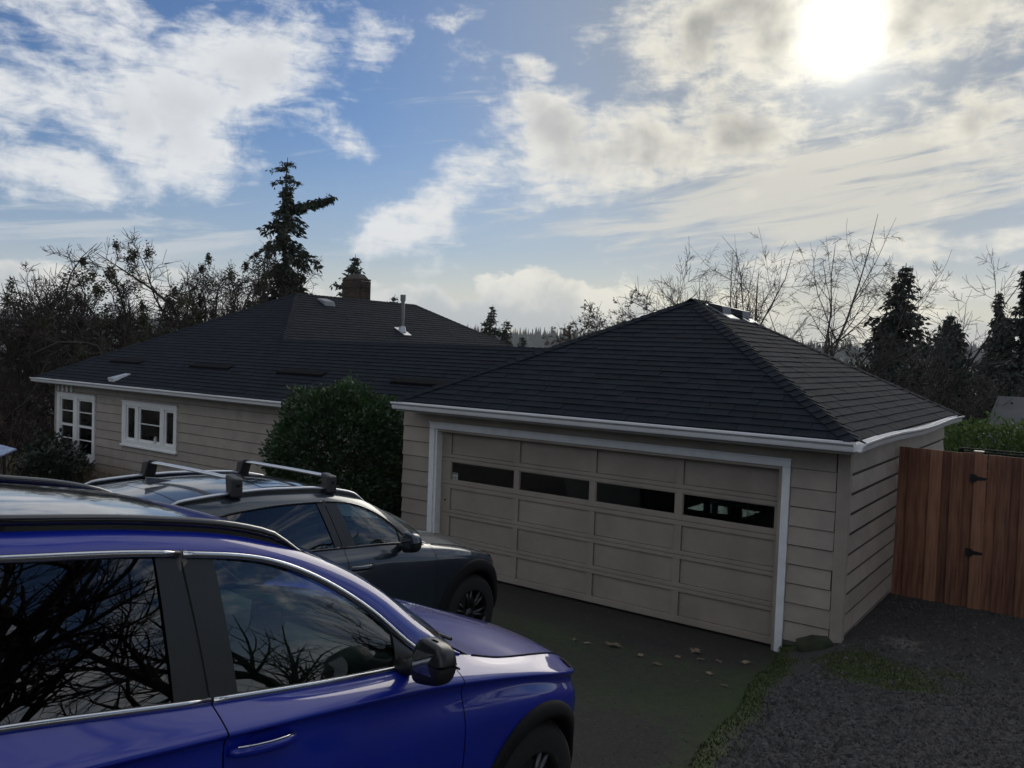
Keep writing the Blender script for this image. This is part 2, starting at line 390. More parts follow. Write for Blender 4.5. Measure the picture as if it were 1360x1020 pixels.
def ground_material():
    m = M_asphalt; N, L = m.node_tree.nodes, m.node_tree.links
    b = N['Principled BSDF']; old = b.inputs['Base Color'].links[0].from_socket
    t = N.new('ShaderNodeTexCoord'); nz = N.new('ShaderNodeTexNoise'); nz.inputs['Scale'].default_value = 38; nz.inputs['Detail'].default_value = 5; L.new(t.outputs['Object'], nz.inputs['Vector'])
    r = N.new('ShaderNodeMapRange'); r.inputs[1].default_value = 0.55; r.inputs[2].default_value = 0.75; L.new(nz.outputs[0], r.inputs[0])
    mx = N.new('ShaderNodeMix'); mx.data_type = 'RGBA'; L.new(r.outputs[0], mx.inputs[0]); L.new(old, mx.inputs[6]); mx.inputs[7].default_value = (0.050, 0.046, 0.038, 1)
    L.new(mx.outputs[2], b.inputs['Base Color'])
ground_material()
M_soil = mat('dark_soil', (0.030, 0.026, 0.020), 0.95, bump=0.8, bscale=30, col2=(0.035, 0.045, 0.018), vscale=0.6)
M_gravelbase = mat('gravel_bed', (0.026, 0.024, 0.021), 0.9, bump=1.0, bscale=55, col2=(0.040, 0.040, 0.040), vscale=14)
M_mossbase = mat('moss', (0.050, 0.075, 0.012), 0.95, bump=1.0, bscale=90, col2=(0.028, 0.034, 0.012), vscale=9)
M_stone = mat('gravel_stone', (0.052, 0.050, 0.049), 0.8, island=0.8, var=0.2, vscale=30)
M_hill = mat('hill_wood', (0.03, 0.04, 0.03), 0.95, var=0.3, vscale=0.02)

# big ground sheet
def sheet(name, xs, ys, zf, m):
    b = MB(); b.grid([[(x, y, zf(x, y)) for x in xs] for y in ys]); return b.build(name, m, smooth=True)
xs = [-2500, -1500, -900, -500, -300, -180, -110, -80] + [i*2.0 for i in range(-30, 16)] + [40, 60, 100, 180, 300, 600, 1200, 2500]
ys = [-600, -200, -80, -40, -20] + [i*1.0 for i in range(-10, 20)] + [i*4.0 for i in range(5, 30)] + [140, 180, 240, 320, 450, 650, 900, 1200, 1500, 2000, 2600, 3200]
tag(sheet('ground', xs, ys, ground_z, M_soil), kind='structure')
# driveway, ragged right edge along the bank
rows = []
for i in range(100):
    y = -8 + 17.9*i/99
    x1 = edge_x(y)+0.05
    rows.append([(lerp(-9.6, x1, j/50.0), y, drive_z(lerp(-9.6, x1, j/50.0), y)+0.006*mnoise.noise(Vector((j*0.9, y*3, 1)))) for j in range(51)])
b = MB(); b.grid(rows); drive_o = tag(b.build('driveway', M_asphalt, smooth=True), kind='structure')
rows = []
for i in range(120):
    y = -8 + 22.0*i/119
    xe = edge_x(y) if y < 9.72 else -2.36
    if 9.3 < y < 9.72: xe = edge_x(y)
    rows.append([(lerp(xe, 6.5, (j/60.0)**1.6), y, bank_z(lerp(xe, 6.5, (j/60.0)**1.6), y)) for j in range(61)])
b = MB(); b.grid(rows)
# crumbling drop down to the driveway
b.grid([[(r[0][0], r[0][1], r[0][2]) for r in rows if r[0][1] < 9.75], [(r[0][0]-0.05, r[0][1], drive_z(r[0][0], r[0][1])-0.03) for r in rows if r[0][1] < 9.75]])
gb_o = tag(b.build('gravel_bank', M_gravelbase, smooth=True), kind='structure')
def paint_attr(o, fn):
    a = o.data.attributes.new('growth', 'FLOAT', 'POINT'); a.data.foreach_set('value', [fn(v.co.x, v.co.y) for v in o.data.vertices])
def growth_mix(m, tint, lo=.2, hi=.9, k=1.1):
    N, L = m.node_tree.nodes, m.node_tree.links; b_ = N['Principled BSDF']; old = b_.inputs['Base Color'].links[0].from_socket
    a = N.new('ShaderNodeAttribute'); a.attribute_name = 'growth'; t = N.new('ShaderNodeTexCoord')
    nz = N.new('ShaderNodeTexNoise'); nz.inputs['Scale'].default_value = 9; nz.inputs['Detail'].default_value = 9; nz.inputs['Roughness'].default_value = .7; L.new(t.outputs['Object'], nz.inputs['Vector'])
    mu = N.new('ShaderNodeMath'); mu.operation = 'MULTIPLY_ADD'; L.new(nz.outputs[0], mu.inputs[0]); mu.inputs[1].default_value = 2.2; mu.inputs[2].default_value = -1.1
    ad = N.new('ShaderNodeMath'); L.new(mu.outputs[0], ad.inputs[0]); L.new(a.outputs['Fac'], ad.inputs[1])
    r = N.new('ShaderNodeMapRange'); r.inputs[1].default_value = lo; r.inputs[2].default_value = hi; L.new(ad.outputs[0], r.inputs[0])
    mx = N.new('ShaderNodeMix'); mx.data_type = 'RGBA'; L.new(r.outputs[0], mx.inputs[0]); L.new(old, mx.inputs[6]); mx.inputs[7].default_value = (*tint, 1); L.new(mx.outputs[2], b_.inputs['Base Color'])
# moss strip and patches on the bank
def moss_amount(x, y):
    d = x-edge_x(min(y, 9.7))
    n = mnoise.noise(Vector((x*1.7, y*1.7, 4)))
    a = (0.32-d)/0.25 + n*0.9
    a = max(a, 1.1 - ((x+1.75)/0.75)**2 - ((y-8.75)/0.75)**2 + n*0.8)
    a = max(a, 0.9 - ((x+1.0)/0.6)**2 - ((y-9.2)/0.35)**2 + n*0.8)
    return a
rng = random.Random(3)
paint_attr(gb_o, lambda x, y: moss_amount(x, y)); growth_mix(M_gravelbase, (.038, .055, .010))
a_ = gb_o.data.attributes.new('sand', 'FLOAT', 'POINT'); a_.data.foreach_set('value', [max(0, 1-((v.co.x+1.75)/.42)**2-((v.co.y-10.15)/.45)**2)+.0 for v in gb_o.data.vertices])
def sand_mix(m):
    N, L = m.node_tree.nodes, m.node_tree.links; b_ = N['Principled BSDF']; old = b_.inputs['Base Color'].links[0].from_socket
    a = N.new('ShaderNodeAttribute'); a.attribute_name = 'sand'; t = N.new('ShaderNodeTexCoord'); nz = N.new('ShaderNodeTexNoise'); nz.inputs['Scale'].default_value = 6; nz.inputs['Detail'].default_value = 8; nz.inputs['Roughness'].default_value = .5
    L.new(t.outputs['Object'], nz.inputs['Vector']); ml = N.new('ShaderNodeMath'); ml.operation = 'MULTIPLY'; L.new(nz.outputs[0], ml.inputs[0]); L.new(a.outputs['Fac'], ml.inputs[1])
    r = N.new('ShaderNodeMapRange'); r.inputs[1].default_value = .25; r.inputs[2].default_value = .6; L.new(ml.outputs[0], r.inputs[0])
    mx = N.new('ShaderNodeMix'); mx.data_type = 'RGBA'; L.new(r.outputs[0], mx.inputs[0]); L.new(old, mx.inputs[6]); mx.inputs[7].default_value = (.14, .13, .11, 1); L.new(mx.outputs[2], b_.inputs['Base Color'])
sand_mix(M_gravelbase)
paint_attr(drive_o, lambda x, y: .55*smooth01((y-5.2)/1.6)*smooth01((8.6-y)/.9)+.5*smooth01((x-edge_x(y)+.45)/.4)+.35*mnoise.noise(Vector((x*.9, y*.9, 5)))); growth_mix(M_asphalt, (.028, .047, .009), .15, 1.0)
b = MB(); cnt = 0
for _ in range(120000):
    y = rng.uniform(2.5, 10.2); x = rng.uniform(-2.95, 1.2)
    if y < 9.75 and x < edge_x(y)-0.02: continue
    if y >= 9.75 and x < -2.3: continue
    a = moss_amount(x, y)
    if a < rng.uniform(0.15, 0.9): continue
    z = bank_z(x, y); h = rng.uniform(0.008, 0.026); w_ = rng.uniform(0.003, 0.008); t = rng.uniform(0, pi)
    dx, dy = cos(t)*w_, sin(t)*w_; k = len(b.v)
    b.v += [(x-dx, y-dy, z-0.003), (x+dx, y+dy, z-0.003), (x+rng.uniform(-.012, .012), y+rng.uniform(-.012, .012), z+h)]; b.f.append((k, k+1, k+2))
tag(b.build('moss', M_mossbase), 'moss and short weeds along the edge of the gravel bank', 'moss', kind='stuff')
# gravel
b = MB()
OCT = [(1, 0, 0), (-1, 0, 0), (0, 1, 0), (0, -1, 0), (0, 0, 1), (0, 0, -1)]
OF = [(0, 2, 4), (2, 1, 4), (1, 3, 4), (3, 0, 4), (2, 0, 5), (1, 2, 5), (3, 1, 5), (0, 3, 5)]
cnt = 0
while cnt < 34000:
    y = rng.uniform(3.5, 12.2); x = rng.uniform(-2.3, 0.9)
    if rng.random() > interp([3.5, 7, 12.2], [1.0, 0.8, 0.45], y): continue
    if y < 9.75 and x < edge_x(y)+0.15: continue
    if y > 9.6 and x < -2.25: continue
    if moss_amount(x, y) > 0.5 and rng.random() < 0.85: continue
    if y > 9.4 and rng.random() < 0.6: continue
    cnt += 1
    s = rng.uniform(0.007, 0.019) * (1.7 if rng.random() < 0.08 else 1)
    z = bank_z(x, y); t = rng.uniform(0, pi); ca, sa = cos(t)*s, sin(t)*s; k = len(b.v)
    fx, fy, fz = rng.uniform(.8, 1.2), rng.uniform(.7, 1.1), rng.uniform(.6, 1.0)
    for (px, py, pz) in OCT:
        px *= fx*rng.uniform(.8, 1.2); py *= fy*rng.uniform(.8, 1.2)
        b.v.append((x+px*ca-py*sa, y+px*sa+py*ca, z+0.2*s+pz*s*fz))
    b.f += [tuple(k+i for i in f) for f in OF]
tag(b.build('gravel', M_stone), 'loose dark gravel covering the bank on the right', 'gravel', kind='stuff')
# sparse grit and crumbs on the driveway
b = MB()
for _ in range(5200):
    y = rng.uniform(3.5, 9.6); x = rng.uniform(-5.5, -2.1)
    if x > edge_x(y): continue
    if rng.random() > interp([-5.5, -3.5, -2.2], [.15, .4, 1], x): continue
    s = rng.uniform(0.003, 0.009); z = drive_z(x, y); k = len(b.v); t = rng.uniform(0, pi); ca, sa = cos(t)*s, sin(t)*s
    for (px, py, pz) in OCT: b.v.append((x+px*ca-py*sa, y+px*sa+py*ca, z+0.3*s+pz*s*.6))
    b.f += [tuple(k+i for i in f) for f in OF]
tag(b.build('driveway_grit', M_stone), 'fine grit scattered over the mossy driveway', 'grit', kind='stuff')
# ------------------------------------------------------------------ siding, roofs
def lap_board(x0, x1, z0, z1, y, out0=0.030, out1=0.010):
    """board on a wall whose outside faces -Y; bottom edge stands proud"""
    b = MB()
    return b.hexa([(x0, y-out0, z0), (x1, y-out0, z0), (x1, y+0.004, z0), (x0, y+0.004, z0),
                   (x0, y-out1, z1), (x1, y-out1, z1), (x1, y+0.004, z1), (x0, y+0.004, z1)])
def siding(parent, x0, x1, z0, z1, y, n, openings=(), name='siding_board', jitter=0.0, mtx=None, gap=.011):
    h = (z1-z0)/n
    for i in range(n):
        a, c = z0+i*h, z0+(i+1)*h-gap
        if i == n-1: c = z1
        segs = [(x0, x1)]; extra = []
        for (ox0, ox1, oz0, oz1) in openings:
            if oz0 < c-0.03 and oz1 > a+0.03:
                ns = []
                for (p, q) in segs:
                    if ox1 <= p or ox0 >= q: ns.append((p, q)); continue
                    if ox0 > p: ns.append((p, ox0))
                    if ox1 < q: ns.append((ox1, q))
                segs = ns
                if c > oz1+.03: extra.append((ox0, ox1, oz1+.026, c))
                if a < oz0-.05: extra.append((ox0, ox1, a, oz0-.036))
        for (p, q, za, zb_) in extra: lap_board(p+.001, q-.001, za, zb_, y, 0.030).build(name, M_siding, parent)
        for (p, q) in segs:
            j = random.uniform(-jitter, jitter)
            bd = lap_board(p+(random.uniform(0, jitter) if p == x0 else 0), q+j if q == x1 else q, a+random.uniform(-.003, .003), c, y, 0.030+random.uniform(-.003, .003))
            if mtx: bd.v = [tuple(mtx @ Vector(p_)) for p_ in bd.v]
            bd.build(name, M_siding, parent)

def roof_face(parent, A, B, C, D, exposure=0.145, tab=0.305, base_name='roof_plane', piece_n=0, seed=1, thick=0.011):
    """A,B eave left/right seen from outside; C,D top right/left (C==D for a triangle)."""
    A, B, C, D = map(Vector, (A, B, C, D)); rg = random.Random(seed)
    ux = (B-A).normalized(); nrm = ux.cross((D-A)).normalized()
    if nrm.z < 0: nrm = -nrm
    vy = nrm.cross(ux).normalized()
    if vy.z < 0: vy = -vy
    def uv(P): d = P-A; return (d.dot(ux), d.dot(vy))
    uB = uv(B); uC = uv(C); uD = uv(D); H = uD[1]
    def lim(v):
        t = v/H; return (uD[0]*t, lerp(uB[0], uC[0], t))
    dk = MB(); dk.poly([A-nrm*0.012, B-nrm*0.012, C-nrm*0.012, D-nrm*0.012] if (C-D).length > 1e-3 else [A-nrm*0.012, B-nrm*0.012, C-nrm*0.012])
    deck = dk.build('roof_deck', M_deck, parent)
    stuff = MB(); full = []
    nc = int(H/exposure)+1; ov = 0.035
    for c in range(nc):
        v0 = c*exposure; v1 = min(v0+exposure+ov, H); 
        if v1-v0 < 0.01: continue
        l0, r0 = lim(v0); l1, r1 = lim(v1)
        off = rg.uniform(0, tab); u = min(l0, l1)-off
        lift = 0.004+thick
        while u < max(r0, r1):
            w_ = tab*rg.choice((0.7, 1.0, 1.0, 1.3)); ua, ub = u+0.004, u+w_-0.004; u += w_
            a0, b0 = max(ua, l0), min(ub, r0); a1, b1 = max(ua, l1), min(ub, r1)
            if b0-a0 < 0.01 and b1-a1 < 0.01: continue
            if b0 < a0: a0 = b0 = (a0+b0)/2
            if b1 < a1: a1 = b1 = (a1+b1)/2
            isfull = a0 == ua and b0 == ub and a1 == ua and b1 == ub and abs(v1-v0-exposure-ov) < 1e-6
            j = rg.uniform(-.002, .003); v0j = v0-rg.uniform(0, .005)
            if isfull and piece_n:
                full.append((A+ux*ua+vy*v0j+nrm*j, ub-ua)); continue
            p = [A+ux*a0+vy*v0j+nrm*(j), A+ux*b0+vy*v0j+nrm*(j), A+ux*b1+vy*v1-nrm*.004, A+ux*a1+vy*v1-nrm*.004]
            k = len(stuff.v); up = nrm*thick
            stuff.v += [tuple(p[0]), tuple(p[1]), tuple(p[0]+up), tuple(p[1]+up), tuple(p[2]+nrm*.003), tuple(p[3]+nrm*.003)]
            stuff.f += [(k, k+1, k+3, k+2), (k+2, k+3, k+4, k+5), (k, k+2, k+5), (k+1, k+4, k+3)]
    return deck, stuff, full, (ux, vy, nrm)

SH_MESH = {}
def shingle_mesh(w_, thick=0.011, h=0.18):
    key = round(w_, 2)
    if key not in SH_MESH:
        b = MB(); b.v = [(0, 0, 0), (key, 0, 0), (0, 0, thick), (key, 0, thick), (key, h, -.001), (0, h, -.001)]
        b.f = [(0, 1, 3, 2), (2, 3, 4, 5), (0, 2, 5), (1, 4, 3)]
        SH_MESH[key] = b.mesh('shingle', M_shingle_o)
    return SH_MESH[key]
def place_shingles(parent, items, limit):
    """items: (pos, width, axes). nearest `limit` become objects, rest returned as joined geometry"""
    eye = Vector((0, 0, CAMH)); items.sort(key=lambda it: (it[0]-eye).length)
    for (p, w_, (ux, vy, nrm)) in items[:limit]:
        m = Matrix(((ux.x, vy.x, nrm.x, p.x), (ux.y, vy.y, nrm.y, p.y), (ux.z, vy.z, nrm.z, p.z), (0, 0, 0, 1)))
        inst('shingle', shingle_mesh(w_), parent, m)
    st = MB()
    for (p, w_, (ux, vy, nrm)) in items[limit:]:
        k = len(st.v)
        for q in ((0, 0, 0), (w_, 0, 0), (0, 0, .011), (w_, 0, .011), (w_, .18, -.001), (0, .18, -.001)): st.v.append(tuple(p+ux*q[0]+vy*q[1]+nrm*q[2]))
        st.f += [(k, k+1, k+3, k+2), (k+2, k+3, k+4, k+5), (k, k+2, k+5), (k+1, k+4, k+3)]
    return st
def cap_line(parent, P, Q, n1, n2, step=0.15, half=0.13, name='ridge_cap', as_objects=True):
    """overlapping folded cap shingles from low end P to high end Q; n1,n2 are unit directions down the two faces"""
    P, Q = Vector(P), Vector(Q); d = (Q-P); L = d.length; d.normalize()
    side1 = Vector(n1); side2 = Vector(n2)
    up = (-(side1+side2)); up = (up-d*up.dot(d)).normalized()
    ls = side1-d*side1.dot(d); ls.normalize(); rs = side2-d*side2.dot(d); rs.normalize()
    b = MB(); t = 0.014; h = step*1.45
    b.v = []
    for (yy, lift) in ((0, 0.022), (h, 0.006)):
        for (sd, k) in ((ls, half), (ls, half*.45), (None, 0), (rs, half*.45), (rs, half)):
            p = d*yy + up*lift + (sd*k if sd is not None else up*0.006)
            b.v.append(tuple(p))
    for i in range(4): b.f.append((i, i+1, i+6, i+5))
    k = len(b.v)
    for i in range(5): b.v.append(tuple(Vector(b.v[i])-up*t))
    for i in range(4): b.f.append((k+i, k+i+1, i+1, i))
    me = b.mesh('ridge_cap', M_shingle_o)
    n = int(L/step)
    if as_objects:
        for i in range(n+1):
            o = inst(name, me, parent); p = P+d*min(i*step, L-h*.8)+up*random.uniform(-.001, .003); o.location = p
    else:
        st = MB()
        for i in range(n+1):
            k = len(st.v); p = P+d*min(i*step, L-h*.8)
            st.v += [tuple(Vector(q)+p) for q in b.v]; st.f += [tuple(k+j for j in f) for f in b.f]
        st.build('ridge_caps', M_shingle, parent, kind='stuff')

def gutter(parent, pts, h=0.105, w_=0.11, name='gutter'):
    """K-style gutter along a polyline; outward side is to the right of travel"""
    prof = [(0.0, 0.0), (w_*0.55, 0.0), (w_*0.62, h*.15), (w_*0.70, h*.55), (w_*0.92, h*.72), (w_, h*.80), (w_, h), (w_*.93, h), (w_*.93, h*.86), (w_*.60, h*.55), (w_*.5, h*.1), (0.01, h*.1), (0.0, h)]
    pts = [Vector(p) for p in pts]; rows = []
    for i, p in enumerate(pts):
        d0 = (pts[i]-pts[i-1]).normalized() if i > 0 else (pts[1]-pts[0]).normalized()
        d1 = (pts[i+1]-pts[i]).normalized() if i < len(pts)-1 else d0
        o0 = Vector((d0.y, -d0.x, 0)); o1 = Vector((d1.y, -d1.x, 0)); o = (o0+o1).normalized(); o *= 1.0/max(.5, o.dot(o1))
        rows.append([p+o*a+Vector((0, 0, z)) for a, z in prof])
    b = MB(); b.grid(rows, close=True); b.f.append(tuple(range(len(prof)))); k = (len(pts)-1)*len(prof); b.f.append(tuple(k+i for i in range(len(prof)))[::-1])
    return b.build(name, M_gutter, parent)

# ------------------------------------------------------------------ garage
GX0, GX1, GY0, GY1 = -8.99, -2.34, 9.76, 16.05
EX0, EX1, EY0, EY1, EZ = -8.825, -2.185, 9.36, 16.45, 2.535
GAX, GAY0, GAY1, GAZ = -5.505, 12.60, 13.20, 4.257
garage = empty('garage', (0, 0, 0), 'low greige garage with wide panelled door, lap siding and dark hip roof', 'garage')
wl_ = MB()
wl_.box(GX0+.02, GY0+0.004, -0.5, -8.43, GY1, 2.42); wl_.box(-2.99, GY0+0.004, -0.5, GX1-.02, GY0+.3, 2.42)
wl_.box(-8.43, GY0+0.004, 2.18, -2.99, GY0+.3, 2.42)
wl_.box(GX1-.16, GY0+.3, -0.5, GX1-.035, GY1, 2.42); wl_.box(-8.43, GY1-.14, -0.5, -6.9, GY1, 2.42).box(-4.9, GY1-.14, -0.5, GX1-.16, GY1, 2.42).box(-6.9, GY1-.14, -.5, -4.9, GY1, .9).box(-6.9, GY1-.14, 2.0, -4.9, GY1, 2.42)  # back wall opening is added to let light onto the bench
wl_.build('wall', mat('sheathing', (0.10, 0.088, 0.075), .9), garage)
MB().box(-8.43, GY0+.25, -.08, -2.5, GY1-.14, -.03).build('floor_slab', M_concrete, garage)
MB().box(-8.43, GY0+.3, 2.36, -2.5, GY1-.14, 2.41).build('ceiling_panel', M_dark, garage)
# front boards: left strip, right strip, frieze
siding(garage, GX0+.0, -8.44, -0.12, 2.36, GY0, 11, jitter=0.012)
siding(garage, -2.965, -2.455, 0.14, 2.36, GY0, 10, jitter=0.010)
lap_board(-8.44, -2.965, 2.24, 2.36, GY0, 0.022, 0.012).build('frieze_board', M_siding, garage)
MB().box(-2.965, GY0-.02, -.16, -2.36, GY0+.02, .137).build('foundation', M_concrete, garage)
MB().box(-8.3, GY0+.1, -.2, -2.96, GY0+.32, -.055).build('door_sill', M_concrete, garage)
# corner post
MB().box(-2.445, GY0-.036, 0.02, GX1+.03, GY0+.07, 2.36).build('corner_board', M_siding, garage, bevel=.003)
# right side boards: built facing -Y then turned to face +X
Mside = Matrix.Translation((GX1, GY0, 0)) @ Matrix.Rotation(R_(90), 4, 'Z')
siding(garage, 0.075, GY1-GY0, 0.10, 2.36, 0.0, 10, mtx=Mside, gap=.047)
MB().box(GX1-.02, GY0+.07, -.4, GX1+.005, GY1, .097).build('foundation', M_concrete, garage)
# soffit and fascia
b = MB(); zt = 2.40
b.box(EX0+.03, EY0+.03, zt, EX1-.03, GY0-.004, zt+.02).box(GX1+.004, GY0-.004, zt, EX1-.03, EY1-.03, zt+.02)
b.build('soffit', M_soffit, garage)
MB().box(EX0+.02, EY0+.0, 2.385, EX1-.0, EY0+.022, 2.515).build('fascia', M_fascia, garage)
MB().box(EX1-.022, EY0+.022, 2.385, EX1, EY1, 2.515).build('fascia', M_fascia, garage)
gutter(garage, [(EX0, EY0-.002, 2.42), (EX1+.002, EY0-.002, 2.42)])
pp = [(EX1+.002, EY0-.002+.0, 2.42)] + [(EX1+.002, lerp(EY0, EY1, t), 2.42+0.018*sin(t*9)-0.02*t) for t in (0.12, .25, .38, .5, .62, .75, .88, 1.0)]
gutter(garage, pp)
# roof
roof = MB().poly([(EX0, EY0, EZ-.03), (EX0, EY1, EZ-.03), (EX1, EY1, EZ-.03), (EX1, EY0, EZ-.03)]).build('roof', M_deck, garage)
A, B, C, D = (EX0, EY0, EZ), (EX1, EY0, EZ), (EX1, EY1, EZ), (EX0, EY1, EZ)
T0, T1 = (GAX, GAY0, GAZ), (GAX, GAY1, GAZ)
items = []
for sd, (a, b_, c, d) in enumerate(((A, B, T0, T0), (B, C, T1, T0), (D, A, T0, T1), (C, D, T1, T1))):
    deck, st, full, ax = roof_face(roof, a, b_, c, d, piece_n=1 if sd < 2 else 0, seed=sd+5)
    st.build('shingle_edges' if sd < 2 else 'shingle_field', M_shingle, roof, kind='stuff')
    items += [(p, w_, ax) for p, w_ in full]
place_shingles(roof, items, 300).build('shingle_field', M_shingle, roof, kind='stuff')
def down(face_n):  # unit downslope direction of a face given horizontal outward vector
    v = Vector((face_n[0], face_n[1], -0.5115)); return v.normalized()
cap_line(roof, B, T0, down((0, -1)), down((1, 0)))
cap_line(roof, A, T0, down((0, -1)), down((-1, 0)))
cap_line(roof, C, T1, down((0, 1)), down((1, 0)))
cap_line(roof, (GAX, GAY0-.1, GAZ+.005), (GAX, GAY1+.1, GAZ+.005), down((1, 0)), down((-1, 0)))
# two roof vents near the top of the right slope
def roof_vent(x, y, slope_z, w_, l, label=None):
    t = empty('roof_vent', (0, 0, 0)); t.parent = roof
    b = MB()
    q = [(x-w_*.6, y-l*.6), (x+w_*1.0, y-l*.6), (x+w_*1.0, y+l*.6), (x-w_*.6, y+l*.6)]
    b.hexa([(px, py, slope_z(px)+.004) for px, py in q]+[(px, py, slope_z(px)+.022) for px, py in q])
    b.build('flashing', M_lead, t)
    q = [(x-w_*.5, y-l*.5), (x+w_*.5, y-l*.5), (x+w_*.5, y+l*.5), (x-w_*.5, y+l*.5)]
    b = MB(); b.hexa([(px, py, slope_z(px)+.02) for px, py in q]+[(x-w_*.5, y-l*.5, slope_z(x-w_*.5)+.06), (x+w_*.45, y-l*.5, slope_z(x+w_*.5)+.14), (x+w_*.45, y+l*.5, slope_z(x+w_*.5)+.14), (x-w_*.5, y+l*.5, slope_z(x-w_*.5)+.06)])
    b.build('vent_hood', mat('vent_hood', (.05, .05, .055), .35, metal=.5), t, bevel=.008)
gz = lambda x: GAZ-0.519*(x-GAX)
roof_vent(-5.22, 13.0, gz, 0.26, 0.36); roof_vent(-5.16, 13.72, gz, 0.26, 0.36)

# garage door trim
MB().box(-8.43, GY0-.045, -.10, -8.335, GY0+.02, 2.135).build('trim_board', M_trim, garage, bevel=.004)
MB().box(-3.055, GY0-.045, -.14, -2.965, GY0+.02, 2.135).build('trim_board', M_trim, garage, bevel=.004)
MB().box(-8.43, GY0-.045, 2.137, -2.965, GY0+.02, 2.215).build('trim_board', M_trim, garage, bevel=.004)
MB().box(-8.44, GY0-.06, 2.217, -2.955, GY0+.02, 2.237).build('drip_cap', M_trim, garage)
# jambs
MB().box(-8.333, GY0-.02, -.10, -8.295, GY0+.16, 2.133).build('jamb', M_trim, garage)
MB().box(-3.095, GY0-.02, -.12, -3.057, GY0+.16, 2.133).build('jamb', M_siding, garage)
MB().box(-8.295, GY0-.02, 2.10, -3.095, GY0+.16, 2.135).build('jamb', M_siding, garage)
# sectional door
DX0, DX1, DY = -8.22, -3.10, GY0+.10
DX0 = -8.29
door = MB().box(DX0, DY+.045, 0.0, DX1, DY+.06, 1.30).box(DX0, DY+.045, 1.70, DX1, DY+.06, 2.13).box(DX0, DY+.045, 1.301, DX0+.10, DY+.06, 1.699).box(DX1-.10, DY+.045, 1.301, DX1, DY+.06, 1.699).build('garage_door', M_door, garage)
cols = [(-8.11, -6.93), (-6.845, -5.68), (-5.59, -4.43), (-4.335, -3.16)]
rows_ = [(0.085, 0.395), (0.50, 0.81), (0.915, 1.235), (1.36, 1.645), (1.755, 2.06)]
# rails and stiles in front of the sheet
zs = [0.0] + [v for r in rows_ for v in r] + [2.13]
xs_ = [DX0] + [v for c in cols for v in c] + [DX1]
for i in range(0, len(zs), 2):
    z0, z1 = zs[i], zs[i+1]
    if i in (0, len(zs)-2): MB().box(DX0, DY, z0, DX1, DY+.045, z1).build('door_rail', M_door, door, bevel=.004)
    else:
        zm = (z0+z1)/2
        MB().box(DX0, DY, z0, DX1, DY+.045, zm-.003).build('door_rail', M_door, door, bevel=.003)
        MB().box(DX0, DY, zm+.003, DX1, DY+.045, z1).build('door_rail', M_door, door, bevel=.003)
for i in range(0, len(xs_), 2):
    for (z0, z1) in rows_:
        MB().box(xs_[i], DY+.002, z0+.0005, xs_[i+1], DY+.045, z1-.0005).build('door_stile', M_door, door)
for ci, (x0, x1) in enumerate(cols):
    for ri, (z0, z1) in enumerate(rows_):
        if ri == 3:
            MB().box(x0, DY+.028, z0, x1, DY+.032, z1).build('window_pane', glass_mat('garage_glass', (.45, .52, .52)), door)
            # glazing beads
            b = MB(); b.box(x0, DY+.012, z0, x1, DY+.027, z0+.012); b.box(x0, DY+.012, z1-.012, x1, DY+.027, z1); b.box(x0, DY+.012, z0+.0125, x0+.012, DY+.027, z1-.0125); b.box(x1-.012, DY+.012, z0+.0125, x1, DY+.027, z1-.0125)
            b.build('glazing_bead', M_door, door)
        else:
            MB().box(x0+.004, DY+.024, z0+.004, x1-.004, DY+.044, z1-.004).build('door_panel', M_door, door, bevel=.004)
# small sticker in the corner of the first pane: white top, grey print
b = MB().box(-8.09, DY+.024, 1.375, -7.985, DY+.0275, 1.475).build('sticker', mat('sticker_white', (.42, .42, .40), .5), door)
b = MB(); b.box(-8.085, DY+.0225, 1.452, -7.99, DY+.0238, 1.468)
for k in range(4): b.box(-8.082+.024*k, DY+.0225, 1.385+.012*(k % 2), -8.068+.024*k, DY+.0238, 1.415)
b.build('sticker_print', mat('sticker_ink', (.05, .05, .055), .5), door)
# lock hole
MB().frustum((-8.20, DY-.004, 1.05), (-8.20, DY+.01, 1.05), .016, .016, 10, True).build('door_lock', M_iron, door)
# added back window and glossy bench, standing in for a bright pane reflection
MB().box(-6.9, GY1-.08, .9, -4.9, GY1-.074, 2.0).build('window_pane', M_glass, garage)  # made-up back window, there for the bench top to mirror
MB().box(-6.9, GY1-.12, 1.43, -4.9, GY1-.05, 1.47).build('glazing_bar', M_win, garage)
MB().box(-5.92, GY1-.119, .9, -5.88, GY1-.051, 2.0).build('glazing_bar', M_win, garage)
sh = empty('reflection_bench', (-5.1, 13.2, -.03), 'made-up glossy bench behind the garage door panes, standing in for a bright reflection', 'reflection_bench')
MB().box(-.5, -.3, .86, .5, .35, .9).build('reflector_top', mat('reflector_sheet', (.13, .13, .125), .16), sh)
for (bx_, by_, br_, bh_) in ((-.28, .05, .06, .2), (-.08, -.12, .05, .14), (.12, .12, .07, .24), (.3, -.05, .05, .12)):
    tag(MB().frustum((-5.1+bx_, 13.2+by_, .871), (-5.1+bx_, 13.2+by_, .871+bh_), br_, br_, 12, True).build('reflection_break_can', M_black), 'dark can added to break up the bench reflection inside the garage, '+('leftmost', 'front', 'tallest', 'rightmost')[int((bx_+.3)*5.1)], 'can', 'added cans on the reflection bench')  # added cans, placed only to break up the reflection on the bench
for sx in (-.45, .40):
    for sy in (-.28, .22): MB().box(sx, sy, 0, sx+.06, sy+.06, .86).build('leg', mat('bench_wood', (.25, .18, .12), .6), sh)

